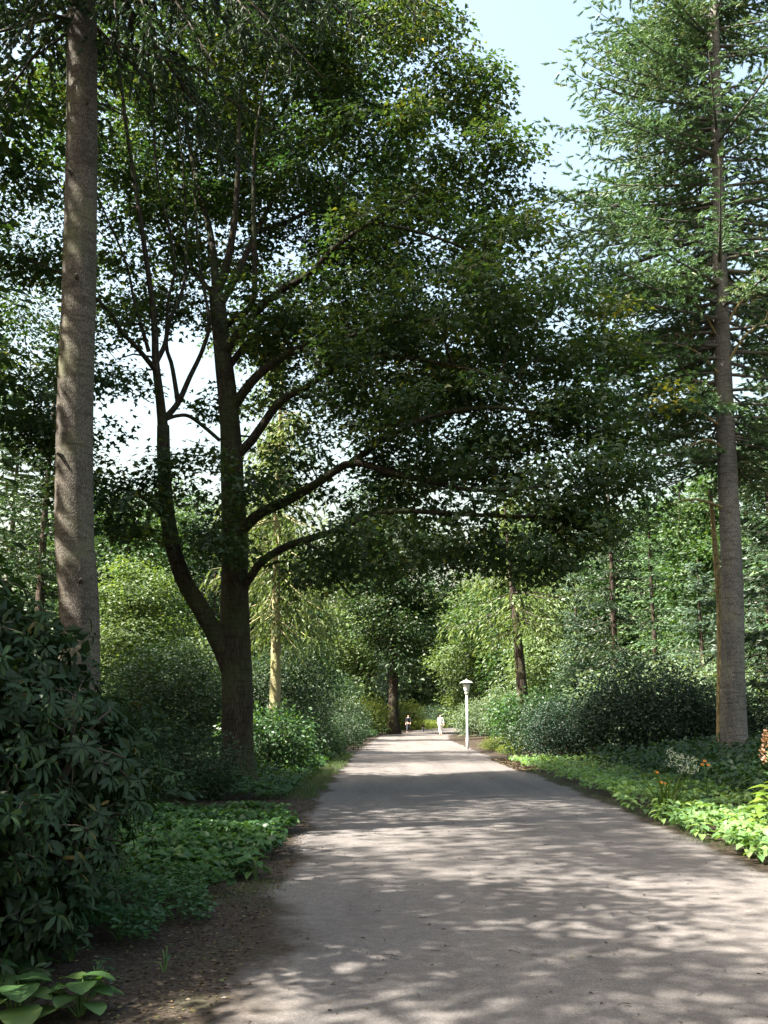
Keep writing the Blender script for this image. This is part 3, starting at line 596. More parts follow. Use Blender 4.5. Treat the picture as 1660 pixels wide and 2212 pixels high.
for x, y, h, w, lab in ((-8.3, 6.6, 14, .85, 'tree out of view on the sunny side, level with the rhododendron'), (-8.0, .6, 14, .95, 'tree out of view beside the camera'), (-15, 6.5, 22, 1, 'tree out of view behind the one level with the rhododendron'),
                        (-13, 13, 21, 1, 'tree out of view beyond the near spruce bole'), (-17, 20, 23, 1.1, 'tree out of view level with the maple')):
    put(protoS, 0, y, h, lab, x=x, w=w, group=GS)

put(protoD, 0, 19.5, 22, 'tree out of view between spruce bole and maple', x=-14.5, group=GS)

# snag and saplings
sn = P(1548, 1500, 30.5); sn[2] = gz(sn[0], 30.5) - .05
T = thing('dead_tree', 'thin bare yellowish dead bole beside the tall spruce trunk', 'dead tree', tuple(sn))
sp = smooth_path([sn, P(1556, 1350, 30.5), P(1549, 1220, 30.5), P(1540, 1120, 30.5), P(1535, 1060, 30.5)], 30)
link('trunk', tube_mesh('trunk', sp, np.linspace(.13, .05, 30), M['bark_dead'], 12, sn, lump=.1), T)
b = Tubes()
for k in range(14):
    q = sp[R.integers(8, 30)]; d = nrm(R.normal(size=3) + [0, -.3, .1]); b.add([q, q + d * .25, q + d * R.uniform(.4, .9) + [0, 0, -.1]], [.018, .012, .004], 4)
link('branches', b.mesh('branches', M['bark_dead'], sn), T, kind='stuff')

# distant wood
rng = np.random.default_rng(3); n = 1200
cx = rng.uniform(-130, 150, n); cy = rng.uniform(150, 215, n) + np.abs(cx) * -.25; hh = 17 + 5 * np.sin(cx * .21) + 4 * np.sin(cx * .083 + 2); cz = rng.uniform(0, 1, n) ** .8 * hh
tg = np.stack([cx, cy, cz], 1); L = Leaves(); leaf_clumps(rng, L, tg, np.tile([0, -1., .3], (n, 1)), 42, 2.0, 1.9, .3, flat=.6, hue=.2)
o = link('distant_wood', L.mesh('distant_wood', L_SIMPLE, M['broad_dark']), kind='stuff'); o['label'] = 'far wood closing the view behind all the trees'; o['category'] = 'wood'

# ---------------------------------------------------------------- bushes
BP = {'shrub': (bush_proto(61, 'shrub', 'x', 1.6, 2.2, M['shrub']), 1.6, 2.2), 'yew': (bush_proto(62, 'evergreen_bush', 'x', 2.0, 3.0, M['yew'], 420, 34, .1, .24), 2.0, 3.0),
      'light': (bush_proto(63, 'light_bush', 'x', 1.8, 2.6, M['lightshrub'], 260, 28, .12), 1.8, 2.6), 'yellow': (bush_proto(64, 'yellow_green_bush', 'x', 1.8, 2.0, M['yellowshrub'], 240, 26, .12), 1.8, 2.0),
      'dome': (bush_proto(65, 'domed_bush', 'x', 2.3, 4.8, M['shrub'], 480, 30, .13, .28), 2.3, 4.8), 'leafy': (bush_proto(66, 'leafy_bush', 'x', 1.3, 1.7, M['cover'], 200, 24, .12), 1.3, 1.7)}
usedb = set()
def bush(kind, x, y, r, h, label):
    pr, r0, h0 = BP[kind]; loc = (x, y, float(gz(x, y)) - .03); sc = (r / r0, r / r0, h / h0); rz = R.uniform(0, 6.28)
    if kind not in usedb:
        usedb.add(kind); pr.location = loc; pr.scale = sc; pr.rotation_euler = (0, 0, rz); pr['label'] = label; return pr
    return copy_thing(pr, loc, rz, sc, label)
bush('yew', 6.6, 36.2, 1.7, 2.5, 'dark bushy evergreen, the one nearest the path edge beyond the lamp side verge')
bush('yew', 8.7, 34.8, 2.3, 3.6, 'largest dark evergreen bush with rounded top on the lamp side')
bush('yew', 11.3, 35.2, 2.0, 2.7, 'dark evergreen bush between the largest one and the tall spruce trunk')
bush('shrub', 5.9, 38.0, 1.6, 2.5, 'glossy near-black shrub at the gravel edge with brown leaves under it')
bush('light', 9.8, 39.5, 2.6, 3.4, 'sunlit yellow-green shrub rising behind the largest dark bush')
bush('light', 12.6, 40, 2.6, 3.5, 'sunlit shrub behind the dark bushes beside the dead bole')
bush('shrub', 14.4, 33, 2.2, 3.0, 'dark shrub beyond the foot of the tall spruce')
bush('shrub', 16.0, 29, 2.0, 2.6, 'shady shrub at the border of the view behind the tall spruce')
bush('light', 7.2, 79, 2.1, 3.0, 'pale silvery green bush right behind the lamp post')
bush('light', 8.2, 70, 2.0, 3.2, 'pale leafy bush between lamp post and dark shrub')
bush('leafy', 8.0, 56, 2.3, 3.1, 'green bush below the leaning larch bole')
bush('yellow', 5.6, 50, .9, .7, 'low yellow-green plant at the foot of the lamp')
bush('yellow', 6.7, 47, 1.1, .9, 'low yellow-green plant in front of the pale bush')
bush('yellow', 5.4, 44.5, .6, .45, 'small lime plant on the gravel edge beside the lamp')
bush('dome', -4.6, 46.5, 2.4, 5.2, 'tall domed dark bush with sunlit rim beside the mossy bole')
bush('dome', -8.6, 40, 3.0, 4.6, 'domed dark bush behind the maple trunk')
bush('shrub', -2.6, 58, 1.7, 3.2, 'bush leaning toward the far stretch of path')
bush('shrub', -1.9, 50.5, 1.1, 1.9, 'dark low bush at the gravel edge under the domed bush')
bush('shrub', -3.1, 37, 1.5, 2.4, 'bush before the domed one along the path')
bush('leafy', -3.3, 30.5, 1.4, 2.0, 'leafy bush with sunlit twigs beyond the maple')
bush('leafy', -2.4, 41.5, .9, 1.5, 'rounded leafy bush beside the grass verge end')
bush('shrub', -2.5, 72, 1.7, 2.6, 'sunny shrub between path and stout dark bole')
bush('leafy', -1.2, 78, .7, .7, 'bright low plant where the gravel turns pale')
bush('yellow', -1.8, 92, 2.4, 3.4, 'yellow-green bush left of the stout dark bole')
bush('yellow', 2.4, 118, 2.3, 3.6, 'rounded yellow-green bush behind the adult walker')
bush('yellow', 4.0, 124, 3.2, 1.3, 'low bright planting behind the child on the path')
bush('yellow', -4.6, 104, 2.6, 3.6, 'sunny bush far back beside the bend')
bush('shrub', 6.3, 132, 2.4, 3.2, 'shady bush at the foot of the forked tree')
bush('shrub', 8.2, 140, 2.4, 3.0, 'shady bush further along the bend beside the forked tree')
bush('yew', -6.6, 16.8, 1.8, 2.4, 'dark bush behind the big rhododendron')
bush('shrub', -5.6, 20.4, 1.7, 2.2, 'shrub with sunny top in front of the slanting maple stem')
bush('dome', -9.4, 23, 3.2, 4.4, 'wide dark bush in the shade behind the slanting maple stem')
bush('shrub', -3.9, 20.6, 1.1, 1.5, 'brownish dull shrub hiding the foot of the maple')
bush('shrub', -4.7, 17.3, 1.2, 1.35, 'low shady shrub behind the left ground cover patch')
bush('dome', -13.5, 30, 3.4, 4.6, 'wide shady bush below the huge broadleaf tree')
bush('light', -9.5, 50, 3.2, 5.6, 'pale sunlit bush glimpsed behind the maple fork')
bush('light', -14.5, 47, 3.4, 5.8, 'pale sunlit bush behind the near spruce bole')
bush('light', -6.0, 60, 2.6, 5.0, 'pale feathery bush behind the mossy bole')
bush('dome', -10, 75, 4, 6, 'large green bush far behind the domed bushes')
bush('dome', 12.5, 60, 3.2, 5.4, 'tall shrub in the wood behind the larch')
bush('light', 17, 56, 3.4, 5.2, 'pale shrub in the wood behind the silvery fir')
bush('light', 12, 84, 3.4, 6, 'pale tall bush behind the lamp head')
bush('dome', 22, 66, 4.4, 6.5, 'big shrub deep in the wood beyond the tall spruce')
bush('dome', 18, 100, 5, 7.5, 'big shrub deep in the wood behind the pale pine')
bush('dome', 13.5, 118, 4.2, 6, 'tall shade bush behind the bend of the path')
bush('dome', 2.0, 150, 5, 7, 'tall green thicket at the very end of the view')
bush('dome', -7, 125, 5, 7, 'tall green thicket behind the yellow-green bushes')
bush('dome', -19, 60, 5, 7, 'tall thicket far behind the near spruce bole')

# ---------------------------------------------------------------- big rhododendron in front
rng = np.random.default_rng(77); rb = (-3.1, 7.2, 0.0)
RH = thing('rhododendron_bush', 'huge dark rhododendron with long glossy leaves leaning over the soil beside the path', 'bush', rb)
blobs = [(-3.6, 7.6, 1.1, 1.6, 1.5, 1.15), (-2.85, 7.0, .95, .85, 1.1, .8), (-3.35, 7.3, 2.1, .95, .9, .55), (-4.6, 7.6, 2.0, 1.5, 1.3, .95), (-2.65, 7.6, .8, .75, .8, .6), (-3.1, 8.7, .9, 1.0, 1.0, .85), (-3.0, 6.2, .8, .95, .75, .65), (-2.6, 7.3, 1.55, .5, .55, .42), (-2.35, 6.9, .4, .45, .55, .36), (-2.75, 6.6, 1.7, .45, .5, .4), (-2.55, 7.4, 1.95, .45, .5, .42), (-2.3, 7.5, 1.35, .58, .6, .5)]
B = np.array(blobs); n = 6000
tg, od = crown_points(rng, blobs, n, 1.0); inside = np.zeros(n, bool)
for b_ in B: inside |= (((tg - b_[:3]) / (b_[3:] * .86)) ** 2).sum(1) < 1
keepm = ~inside; inner = tg[inside][:700]; tg, od = tg[keepm], od[keepm]; tg[:, 2] = np.abs(tg[:, 2] - .12) + .12
tg = tg + od * (.11 * np.sin(tg[:, 0] * 4.1 + tg[:, 2] * 3.3) + .09 * np.sin(tg[:, 2] * 7 + tg[:, 1] * 5) + rng.normal(0, .1, len(tg)))[:, None]
tb = Tubes(); sk = []
for k in range(11):
    a = k * .6; e = np.array([-3.2 + math.cos(a) * 1.1, 7.3 + math.sin(a) * .9, rng.uniform(.8, 1.5)]); pp = smooth_path([[-3.2, 7.3, -.1], [-3.2 + math.cos(a) * .5, 7.3 + math.sin(a) * .4, .35], e], 7); tb.add(pp, np.linspace(.06, .025, 7), 6); sk += list(pp)
grow(rng, sk, [.03] * len(sk), tg[::4], tb, 4, .006)
link('stems', tb.mesh('stems', M['twig'], rb), RH, kind='stuff')
pos, axs, nms, szs, tts = [], [], [], [], []
for c, d in zip(tg, od):
    shoot = nrm(d * np.array([1, 1, .5]) + np.array([0, 0, .55]) + rng.normal(size=3) * .22); s1 = nrm(np.cross(shoot, [.3, .2, 1])); s2 = np.cross(shoot, s1)
    k = rng.integers(6, 10); a0 = rng.uniform(0, 6.28); t0 = .42 + rng.normal(0, .16)
    for j in range(k):
        a = a0 + 6.283 * j / k + rng.normal(0, .12); rd = math.cos(a) * s1 + math.sin(a) * s2; ax = nrm(rd + shoot * rng.uniform(-.15, .5) - np.array([0, 0, rng.uniform(.1, .8)]))
        pos.append(c + rd * .012 - shoot * rng.uniform(0, .03)); axs.append(ax); nms.append(shoot + .15 * rng.normal(size=3)); szs.append(rng.uniform(.065, .13)); tts.append(np.clip(t0 + rng.normal(0, .1) + (.5 if rng.uniform() < .025 else 0), 0, 1))
pos, axs, nms, szs, tts = map(np.array, (pos, axs, nms, szs, tts))
X_, Z_ = pos[:, 0] / pos[:, 1], (pos[:, 2] - H0) / pos[:, 1]; inview = (X_ > -.375) & (Z_ > -.29)
front = inview & ((pos - np.array([-3.3, 7.4, 1.0])) @ np.array([.35, -.9, .1]) > .45)
sc_ = np.where(front, np.linalg.norm(pos - [0, 0, H0], axis=1) + rng.uniform(0, 1.2, len(pos)), 99); near = np.argsort(sc_)[:290]
sel = np.zeros(len(pos), bool); sel[near] = True
lm = []
for k, t_ in enumerate((.2, .35, .5, .65, .95)):
    v, f = L_RHODO; lm.append(np_mesh('rhododendron_leaf', v, f, M['rhodo'], np.full(len(v), t_), True))
def leaf_objects(parent, base, p, a, nn, s, t, meshes, tv):
    Xf, Yf, Zf = frames(a, nn)
    for i in range(len(p)):
        o = bpy.data.objects.new('leaf', meshes[int(np.argmin(np.abs(np.array(tv) - t[i])))]); COL.objects.link(o); o.parent = parent
        m = Matrix(((Xf[i][0], Yf[i][0], Zf[i][0]), (Xf[i][1], Yf[i][1], Zf[i][1]), (Xf[i][2], Yf[i][2], Zf[i][2]))).to_4x4()
        o.matrix_basis = Matrix.Translation(Vector(p[i] - np.array(base))) @ m @ Matrix.Scale(s[i], 4)
leaf_objects(RH, rb, pos[sel], axs[sel], nms[sel], szs[sel], tts[sel], lm, (.2, .35, .5, .65, .95))
r_ = ~sel; link('leaves', inst_mesh('leaves', L_RHODO, M['rhodo'], pos[r_] - np.array(rb), axs[r_], nms[r_], szs[r_], tts[r_], True), RH, kind='stuff')
k = 9000; p_, d_ = crown_points(rng, [(b_[0], b_[1], b_[2], b_[3] * .85, b_[4] * .85, b_[5] * .85) for b_ in B], k, .5); p_[:, 2] = np.abs(p_[:, 2]) + .05
L = Leaves(); L.add(p_, rand_dir(k, rng), rand_dir(k, rng) + d_, .14, .25); link('inner_leaves', L.mesh('inner_leaves', L_SIMPLE, M['rhodo'], rb), RH, kind='stuff')

# ---------------------------------------------------------------- ground cover
def cover(name, label, region, n, size, mat, tmpl=L_COVER, h=(.1, .32), tint=.45, seed=1, cat='ground cover', patch=.25, dens=None):
    rng = np.random.default_rng(seed); x, y = region(rng, n); n = len(x); z = gz(x, y)
    lump = .5 + .5 * np.sin(x * 2.7 + np.sin(y * 1.9) * 2) * np.sin(y * 2.1 + np.cos(x * 1.3) * 2); hh = (h[0] + (h[1] - h[0]) * (.35 + .65 * lump)) * rng.uniform(.25, 1, n) ** .5
    p = np.stack([x, y, z + hh * .9 - .01], 1); a = rng.uniform(0, 6.283, n)
    ax = np.stack([np.cos(a), np.sin(a), rng.uniform(-.5, .25, n)], 1); nn = np.stack([rng.normal(0, .35, n), rng.normal(0, .35, n) - .12, np.ones(n)], 1)
    L = Leaves(); L.add(p - nrm(ax) * size * .4, ax, nn, size * rng.uniform(.7, 1.3, n), tint + patch * (lump - .5) + rng.normal(0, .17, n))
    me = L.mesh(name, tmpl, mat, (0, 0, 0), True); o = link(name, me, kind='stuff'); o['label'] = label; o['category'] = cat; return o
def reg_patch(rng, n):       # left patch between bare soil strips
    y = rng.uniform(10.6, 17.3, n); r = edgeL(y) - .12 + .14 * np.sin(y * 2.6) - .25 * np.exp(-(y - 10.6) * 2.5) - .3 * np.exp(-(17.3 - y) * 3); l = -4.6 + .12 * (17 - y) ** .9 + 1.05 * np.exp(-(y - 10.6) * .9)
    x = l + (r - l) * rng.uniform(0, 1, n); return x, y
cover('ground_cover', 'dense patch of broad leafy ground cover on the rhododendron side of the path', reg_patch, 6500, .125, M['cover'], h=(.1, .34), seed=11)
def reg_small(rng, n):
    x = rng.uniform(-3.2, -1.4, n); y = rng.uniform(7.0, 10.9, n); k = ((x + 2.3 - (y - 9) * .05) / .85) ** 2 + ((y - 9.0) / 1.8) ** 2 < 1 + .3 * np.sin(x * 7 + y * 5); return x[k], y[k]
cover('small_leaf_cover', 'small-leaved dark creeper between rhododendron and leafy patch', reg_small, 9000, .055, M['cover'], L_SIMPLE, (.05, .3), .35, 12)
def reg_right(rng, n):
    y = 10 + 27 * rng.uniform(0, 1, n) ** 1.5; l = edgeR(y) + .08 + .15 * np.sin(y * 1.9) + .08 * np.sin(y * 5.3); l = l + np.where((y > 16.5) & (y < 18.6), .45, 0)
    return l + (3.2 + .22 * y) * rng.uniform(0, 1, n) ** 1.25, y
cover('ground_cover', 'broad leafy ground cover bordering the gravel on the tall spruce side', reg_right, 21000, .125, M['cover_sunlit'], h=(.12, .42), tint=.55, seed=13)
def reg_back(rng, n):
    y = rng.uniform(15.5, 31, n); return edgeR(y) + 1.6 + rng.uniform(0, 1, n) * (2.5 + .2 * y), y
cover('ground_cover', 'taller mixed foliage plants around the foot of the tall spruce', reg_back, 7500, .16, M['shrub'], h=(.35, .95), tint=.55, seed=14)
def reg_lv(rng, n):
    y = 20.5 + 27 * rng.uniform(0, 1, n) ** 1.3; return edgeL(y) - .5 - rng.uniform(0, 1, n) * 1.9, y
cover('ground_cover', 'low green plants along the verge beyond the maple', reg_lv, 4200, .14, M['cover'], h=(.05, .4), tint=.5, seed=15)
def reg_wood(rng, n):
    x = rng.uniform(-22, 30, n); y = rng.uniform(18, 125, n); k = (x < edgeL(y) - 1.6) | (x > edgeR(y) + 2.2); return x[k], y[k]
cover('undergrowth', 'low undergrowth on the woodland floor', reg_wood, 26000, .34, M['shrub'], L_CLUMP, (.1, .6), .55, 16, 'undergrowth')
def blades(name, label, xs_, ys_, ln, tint, seed, mat='grass', lean=.5, parent=None, off=(0, 0, 0), wd=1):
    rng = np.random.default_rng(seed); n = len(xs_); a = rng.uniform(0, 6.283, n)
    ax = np.stack([np.cos(a) * lean, np.sin(a) * lean, np.ones(n)], 1) + rng.normal(size=(n, 3)) * .15; nn = -np.stack([np.cos(a), np.sin(a), -np.ones(n) * .5], 1)
    L = Leaves(); L.add(np.stack([xs_, ys_, gz(xs_, ys_)], 1), ax, nn, ln * rng.uniform(.6, 1.25, n), tint + rng.normal(0, .2, n))
    t_ = (L_BLADE[0] * [1, wd, 1], L_BLADE[1]); me = L.mesh(name, t_, M[mat], off); o = link(name, me, parent, kind='stuff')
    if parent is None: o['label'] = label; o['category'] = 'grass'
    return o
rng = np.random.default_rng(90); y = rng.uniform(20.6, 44, 9000); x = edgeL(y) + .05 - rng.uniform(0, 1, 9000) ** 1.3 * 1.3 + .12 * np.sin(y * 2.2)
blades('grass', 'short grass strip along the gravel beyond the maple', x, y, .17, .5, 91)
y = rng.uniform(9.3, 10.7, 900); x = -1.35 + rng.normal(0, .22, 900) + (y - 10) * .1
blades('grass', 'thin grass tuft at the corner of the leafy patch', x, y, .07, .6, 92)
y = rng.uniform(13, 32, 2500); x = edgeR(y) + rng.normal(.02, .12, 2500); blades('grass', 'sparse grass fringe at the gravel edge on the tall spruce side', x, y, .1, .5, 93)

# leaf clumps one can pick out at the near rims of the cover: things with leaf parts
def leaf_meshes(tmpl, mat, tv): return [np_mesh('leaf', tmpl[0], tmpl[1], M[mat], np.full(len(tmpl[0]), t), True) for t in tv]
def plant(name, label, x, y, nl, size, meshes, tv, rng, tall=.16, up=.35, group=None, spread=.5):
    z = float(gz(x, y)); o = thing(name, label, 'plant', (x, y, z), group); p, a, nn, s, t = [], [], [], [], []; tb = Tubes()
    for j in range(nl):
        an = j * 2.4 + rng.uniform(0, .4); f = (j + .5) / nl; d = np.array([math.cos(an), math.sin(an), 0]); tip = np.array([x, y, z]) + d * size * spread * f + [0, 0, tall * (1.1 - .75 * f)]
        tb.add([[x, y, z - .02], (np.array([x, y, z]) + tip) / 2 + [0, 0, .03], tip], [.006, .005, .004], 4)
        p.append(tip); a.append(d + [0, 0, up * (1 - f) - .25]); nn.append(np.array([0, 0, 1]) + d * .25 + rng.normal(size=3) * .12); s.append(size * rng.uniform(.75, 1.15)); t.append(rng.uniform(.1, .9))
    link('stems', tb.mesh('stems', M['cover_stem'], (x, y, z)), o); leaf_objects(o, (x, y, z), np.array(p), np.array(a), np.array(nn), np.array(s), np.array(t), meshes, tv); return o
M['cover_stem'] = plain('leaf_stalk', (.06, .11, .03), .6)
rng = np.random.default_rng(50); tv = (.25, .5, .8); mc = leaf_meshes(L_COVER, 'cover', tv); mcp = leaf_meshes(L_COVER, 'cover_sunlit', tv)
GL, GR = 'leafy plants along the near rim of the rhododendron side patch', 'leafy plants along the gravel rim on the tall spruce side'
OW = ['first', 'second', 'third', 'fourth', 'fifth', 'sixth', 'seventh', 'eighth', 'ninth', 'tenth', 'eleventh', 'twelfth', 'thirteenth', 'fourteenth', 'fifteenth', 'sixteenth']
for k in range(11):
    y = 10.45 + (k % 5) * .06 + (k // 7) * .3; x = -2.5 + k * .12 if k < 10 else -1.32
    plant('leafy_plant', OW[k] + ' broad-leaved plant from the rhododendron along the near rim of the leafy patch', x, y, 9, .17, mc, tv, rng, .2, group=GL)
for k in range(16):
    y = 10.9 + k * .52; x = float(edgeR(y)) + .12 + .12 * math.sin(y * 3)
    plant('leafy_plant', OW[k] + ' broad-leaved plant over the gravel edge on the tall spruce side, counted from the camera', x, y, 9, .17, mcp, tv, rng, .2, group=GR)
mr = leaf_meshes(L_ROUND, 'broad', tv)
for k, (u, v, s_, lab) in enumerate(((95, 2225, .17, 'round-leaved plant at the bottom corner, in front of all other plants'), (225, 2215, .15, 'round-leaved plant with a bright leaf beside the bare soil'), (30, 2190, .15, 'round-leaved plant right under the rhododendron at the view border'), (120, 2130, .13, 'single tall round-leaved plant in the shade under the rhododendron'))):
    d = H0 / math.tan(math.atan((v - CV) / F) - PITCH) ; x = (u - CU) / F * d * 1.03
    plant('round_leaf_plant', lab, x, d + .15, 13 if k != 3 else 4, s_ * 1.15, mr, tv, rng, .2, .2, spread=.9)
mw = leaf_meshes(L_COVER, 'shrub', tv)
for k, (u, v, nl, s_, lab) in enumerate(((262, 2150, 16, .085, 'small weedy plant on the soil edge right beside the round-leaved plants'), (205, 2085, 18, .1, 'leafy weed under the skirt of the rhododendron'), (300, 2040, 14, .085, 'small weed between rhododendron skirt and dark creeper'), (395, 2110, 5, .06, 'tiny seedling alone on the bare soil'), (450, 1975, 8, .06, 'low weed at the near end of the dark creeper'))):
    d = H0 / math.tan(math.atan((v - CV) / F) - PITCH); plant('small_weed', lab, (u - CU) / F * d * 1.03, d + .1, nl, s_, mw, tv, rng, .16, .3, spread=1.3)
mh = leaf_meshes(ribbed([(0, .05, 0), (.25, .3, .08), (.55, .32, .06), (.82, .16, -.05), (1, 0, -.16)], .2), 'hosta', (.2, .5, .8))
for k, (x, y, s_, lab) in enumerate(((5.55, 14.6, .34, 'large golden hosta glowing in the sun at the view border'), (6.0, 15.6, .3, 'golden hosta behind the largest one'), (5.15, 13.9, .22, 'smaller golden hosta in front of the largest one'))):
    plant('golden_hosta', lab, x, y, 22, s_, mh, (.2, .5, .8), rng, .55, .5, spread=1.0)

# grass clump, flowers
def at_ground(u, Y): return (u - CU) / F * Y * 1.02
x, y = at_ground(1405, 17.2), 17.2; T = thing('ornamental_grass', 'spiky clump of long light green grass blades at the gravel edge', 'plant', (x, y, float(gz(x, y))))
n = 70; blades('blades', '', x + rng.normal(0, .06, n), y + rng.normal(0, .06, n), .75, .75, 95, lean=.55, parent=T, off=(x, y, float(gz(x, y))), wd=1.1)
def flower(name, label, u, v, Y, mat, head, h0=0):
    tip = P(u, v, Y); x, y = tip[0], Y; g = float(gz(x, y)); T = thing(name, label, 'flower', (x, y, g)); tb = Tubes(); tb.add(smooth_path([[x + .04, y, g - .02], [x + .02, y, (g + tip[2]) / 2], tip], 8), np.linspace(.012, .006, 8), 5)
    L = Leaves(); k = 16; zz = rng.uniform(.05, .7, k) * (tip[2] - g); L.add(np.stack([np.full(k, x), np.full(k, y), g + zz], 1), rand_dir(k, rng) * [1, 1, .3] + [0, 0, .3], np.tile([0, 0, 1.], (k, 1)), .16, .6)
    head(tip, tb, T, mat, (x, y, g)); link('stem', tb.mesh('stem', M['cover_stem'], (x, y, g)), T); link('leaves', L.mesh('leaves', L_SIMPLE, M['cover'], (x, y, g)), T, kind='stuff')
def airy(tip, tb, T, mat, off):
    L = Leaves()
    for k in range(26):
        d = nrm(rng.normal(size=3) * [1, .8, .6] + [0, 0, .35]); e = tip + d * rng.uniform(.06, .2); tb.add([tip - [0, 0, .15], (tip + e) / 2, e], [.004, .003, .002], 3)
        L.add(e + rng.normal(size=(7, 3)) * .02, rand_dir(7, rng), rand_dir(7, rng), .03, .6)
    link('blossoms', L.mesh('blossoms', L_SIMPLE, M[mat], off), T, kind='stuff')
def petals(tip, tb, T, mat, off):
    for q in range(3):
        c = tip + rng.normal(size=3) * .06
        for j in range(6):
            a = j * 1.047; d = np.array([math.cos(a), math.sin(a) * .6 - .5, .5 * math.sin(a) + .3]); me = inst_mesh('petal', L_COVER, M[mat], (c - np.array(off))[None], d[None], np.array([[0, -1, .6]]), np.array([.042]), np.array([.5]), True); link('petal', me, T)
def plume(tip, tb, T, mat, off):
    L = Leaves(); k = 170; t = rng.uniform(0, 1, k); a = rng.uniform(0, 6.283, k); r = .12 * (1 - t) ** .7 * rng.uniform(.2, 1, k)
    L.add(tip + np.stack([np.cos(a) * r, np.sin(a) * r, (t - .45) * .5 + r * .5], 1), np.stack([np.cos(a), np.sin(a), np.full(k, .7)], 1), rand_dir(k, rng), .045, rng.uniform(0, 1, k)); link('plume', L.mesh('plume', L_SIMPLE, M[mat], off), T, kind='stuff')
flower('white_flower', 'airy plant with tiny white drooping blossoms above the ground cover', 1462, 1640, 17.5, 'white', airy)
flower('white_flower', 'shorter airy white blossom beside the taller white one', 1492, 1662, 17.3, 'white', airy)
flower('orange_lily', 'orange flower in the shade before the tall spruce trunk', 1521, 1648, 18, 'orange', petals)
flower('orange_lily', 'faded orange flower low in the ground cover beside the spiky grass', 1428, 1680, 18.4, 'orange', petals)
flower('pink_plume_flower', 'salmon pink feathery plume at the very border of the view', 1658, 1622, 14.6, 'pink', plume)

# ---------------------------------------------------------------- litter on gravel and soil
rng = np.random.default_rng(66)
def scatter(name, label, n, size, xf, mat, tmpl=L_SIMPLE, yr=(3, 30), pw=1.6, lift=.012):
    y = yr[0] + (yr[1] - yr[0]) * rng.uniform(0, 1, n) ** pw; x = xf(y, n); p = np.stack([x, y, gz(x, y) + lift], 1); a = rng.uniform(0, 6.28, n)
    L = Leaves(); L.add(p, np.stack([np.cos(a), np.sin(a), rng.normal(0, .12, n)], 1), np.stack([rng.normal(0, .3, n), rng.normal(0, .3, n), np.ones(n)], 1), size * rng.uniform(.4, 1.3, n), rng.uniform(0, 1, n))
    o = link(name, L.mesh(name, tmpl, M[mat]), kind='stuff'); o['label'] = label; o['category'] = 'litter'
scatter('fallen_leaves', 'brown fallen leaves and bits on the bare soil beside the path', 9000, .035, lambda y, n: edgeL(y) + .15 - np.abs(rng.normal(0, .9, n)), 'litter', yr=(3.5, 22), pw=1.3)
scatter('leaf_litter', 'scattered tiny leaves and twigs on the gravel', 900, .034, lambda y, n: edgeL(y) + rng.uniform(0, 1, n) ** 1.5 * 5.6, 'litter', yr=(4, 32))
scatter('fallen_leaves', 'brown leaves under the dark shrub at the gravel edge', 2600, .09, lambda y, n: edgeR(y) + np.abs(rng.normal(0, .7, n)) - .35, 'litter', yr=(31, 40), pw=1)
tb = Tubes()
for k in range(120):
    y = 4.5 + 16 * rng.uniform() ** 1.5; x = float(edgeL(y)) + rng.uniform(-1, 5) ; l = rng.uniform(.03, .11); a = rng.uniform(0, 6.28); z = float(gz(x, y)) + .013
    tb.add([[x, y, z], [x + math.cos(a) * l * .5, y + math.sin(a) * l * .5, z + .004], [x + math.cos(a + .3) * l, y + math.sin(a + .3) * l, z]], [.0025, .002, .0015], 4)
o = link('fallen_twigs', tb.mesh('fallen_twigs', M['twig']), kind='stuff'); o['label'] = 'small dark twigs lying on gravel and soil'; o['category'] = 'litter'

# ---------------------------------------------------------------- lamp
def lathe(name, prof, mat, sides=28):
    V = [(r * math.cos(2 * math.pi * k / sides), r * math.sin(2 * math.pi * k / sides), z) for r, z in prof for k in range(sides)]
    T = []
    for i in range(len(prof) - 1):
        for k in range(sides):
            a, b = i * sides + k, i * sides + (k + 1) % sides; T += [(a, b, b + sides), (a, b + sides, a + sides)]
    return np_mesh(name, V, T, mat, None, True)
LP = thing('street_lamp', 'white park lamp post with flat wide cap standing at the gravel edge', 'lamp', (4.15, 51.0, float(gz(4.15, 51.0))))
link('post', lathe('post', [(0, -.1), (.075, -.1), (.075, .55), (.062, .58), (.055, 1.2), (.05, 2.72), (0, 2.72)], M['lamp_white']), LP)
link('collar', lathe('collar', [(0, 2.68), (.075, 2.68), (.085, 2.72), (.1, 2.76), (.1, 2.8), (0, 2.8)], M['lamp_cap']), LP)
link('globe', lathe('globe', [(0, 2.801), (.1, 2.801), (.135, 2.9), (.165, 3.08), (.17, 3.2), (.16, 3.24), (0, 3.24)], M['lamp_glass']), LP)
link('lamp_shade', lathe('lamp_shade', [(.0, 3.243), (.33, 3.25), (.345, 3.262), (.33, 3.278), (.14, 3.36), (.08, 3.395), (0, 3.4)], M['lamp_cap']), LP)
link('finial', lathe('finial', [(0, 3.396), (.03, 3.4), (.035, 3.43), (.02, 3.45), (0, 3.455)], M['lamp_white'], 12), LP)

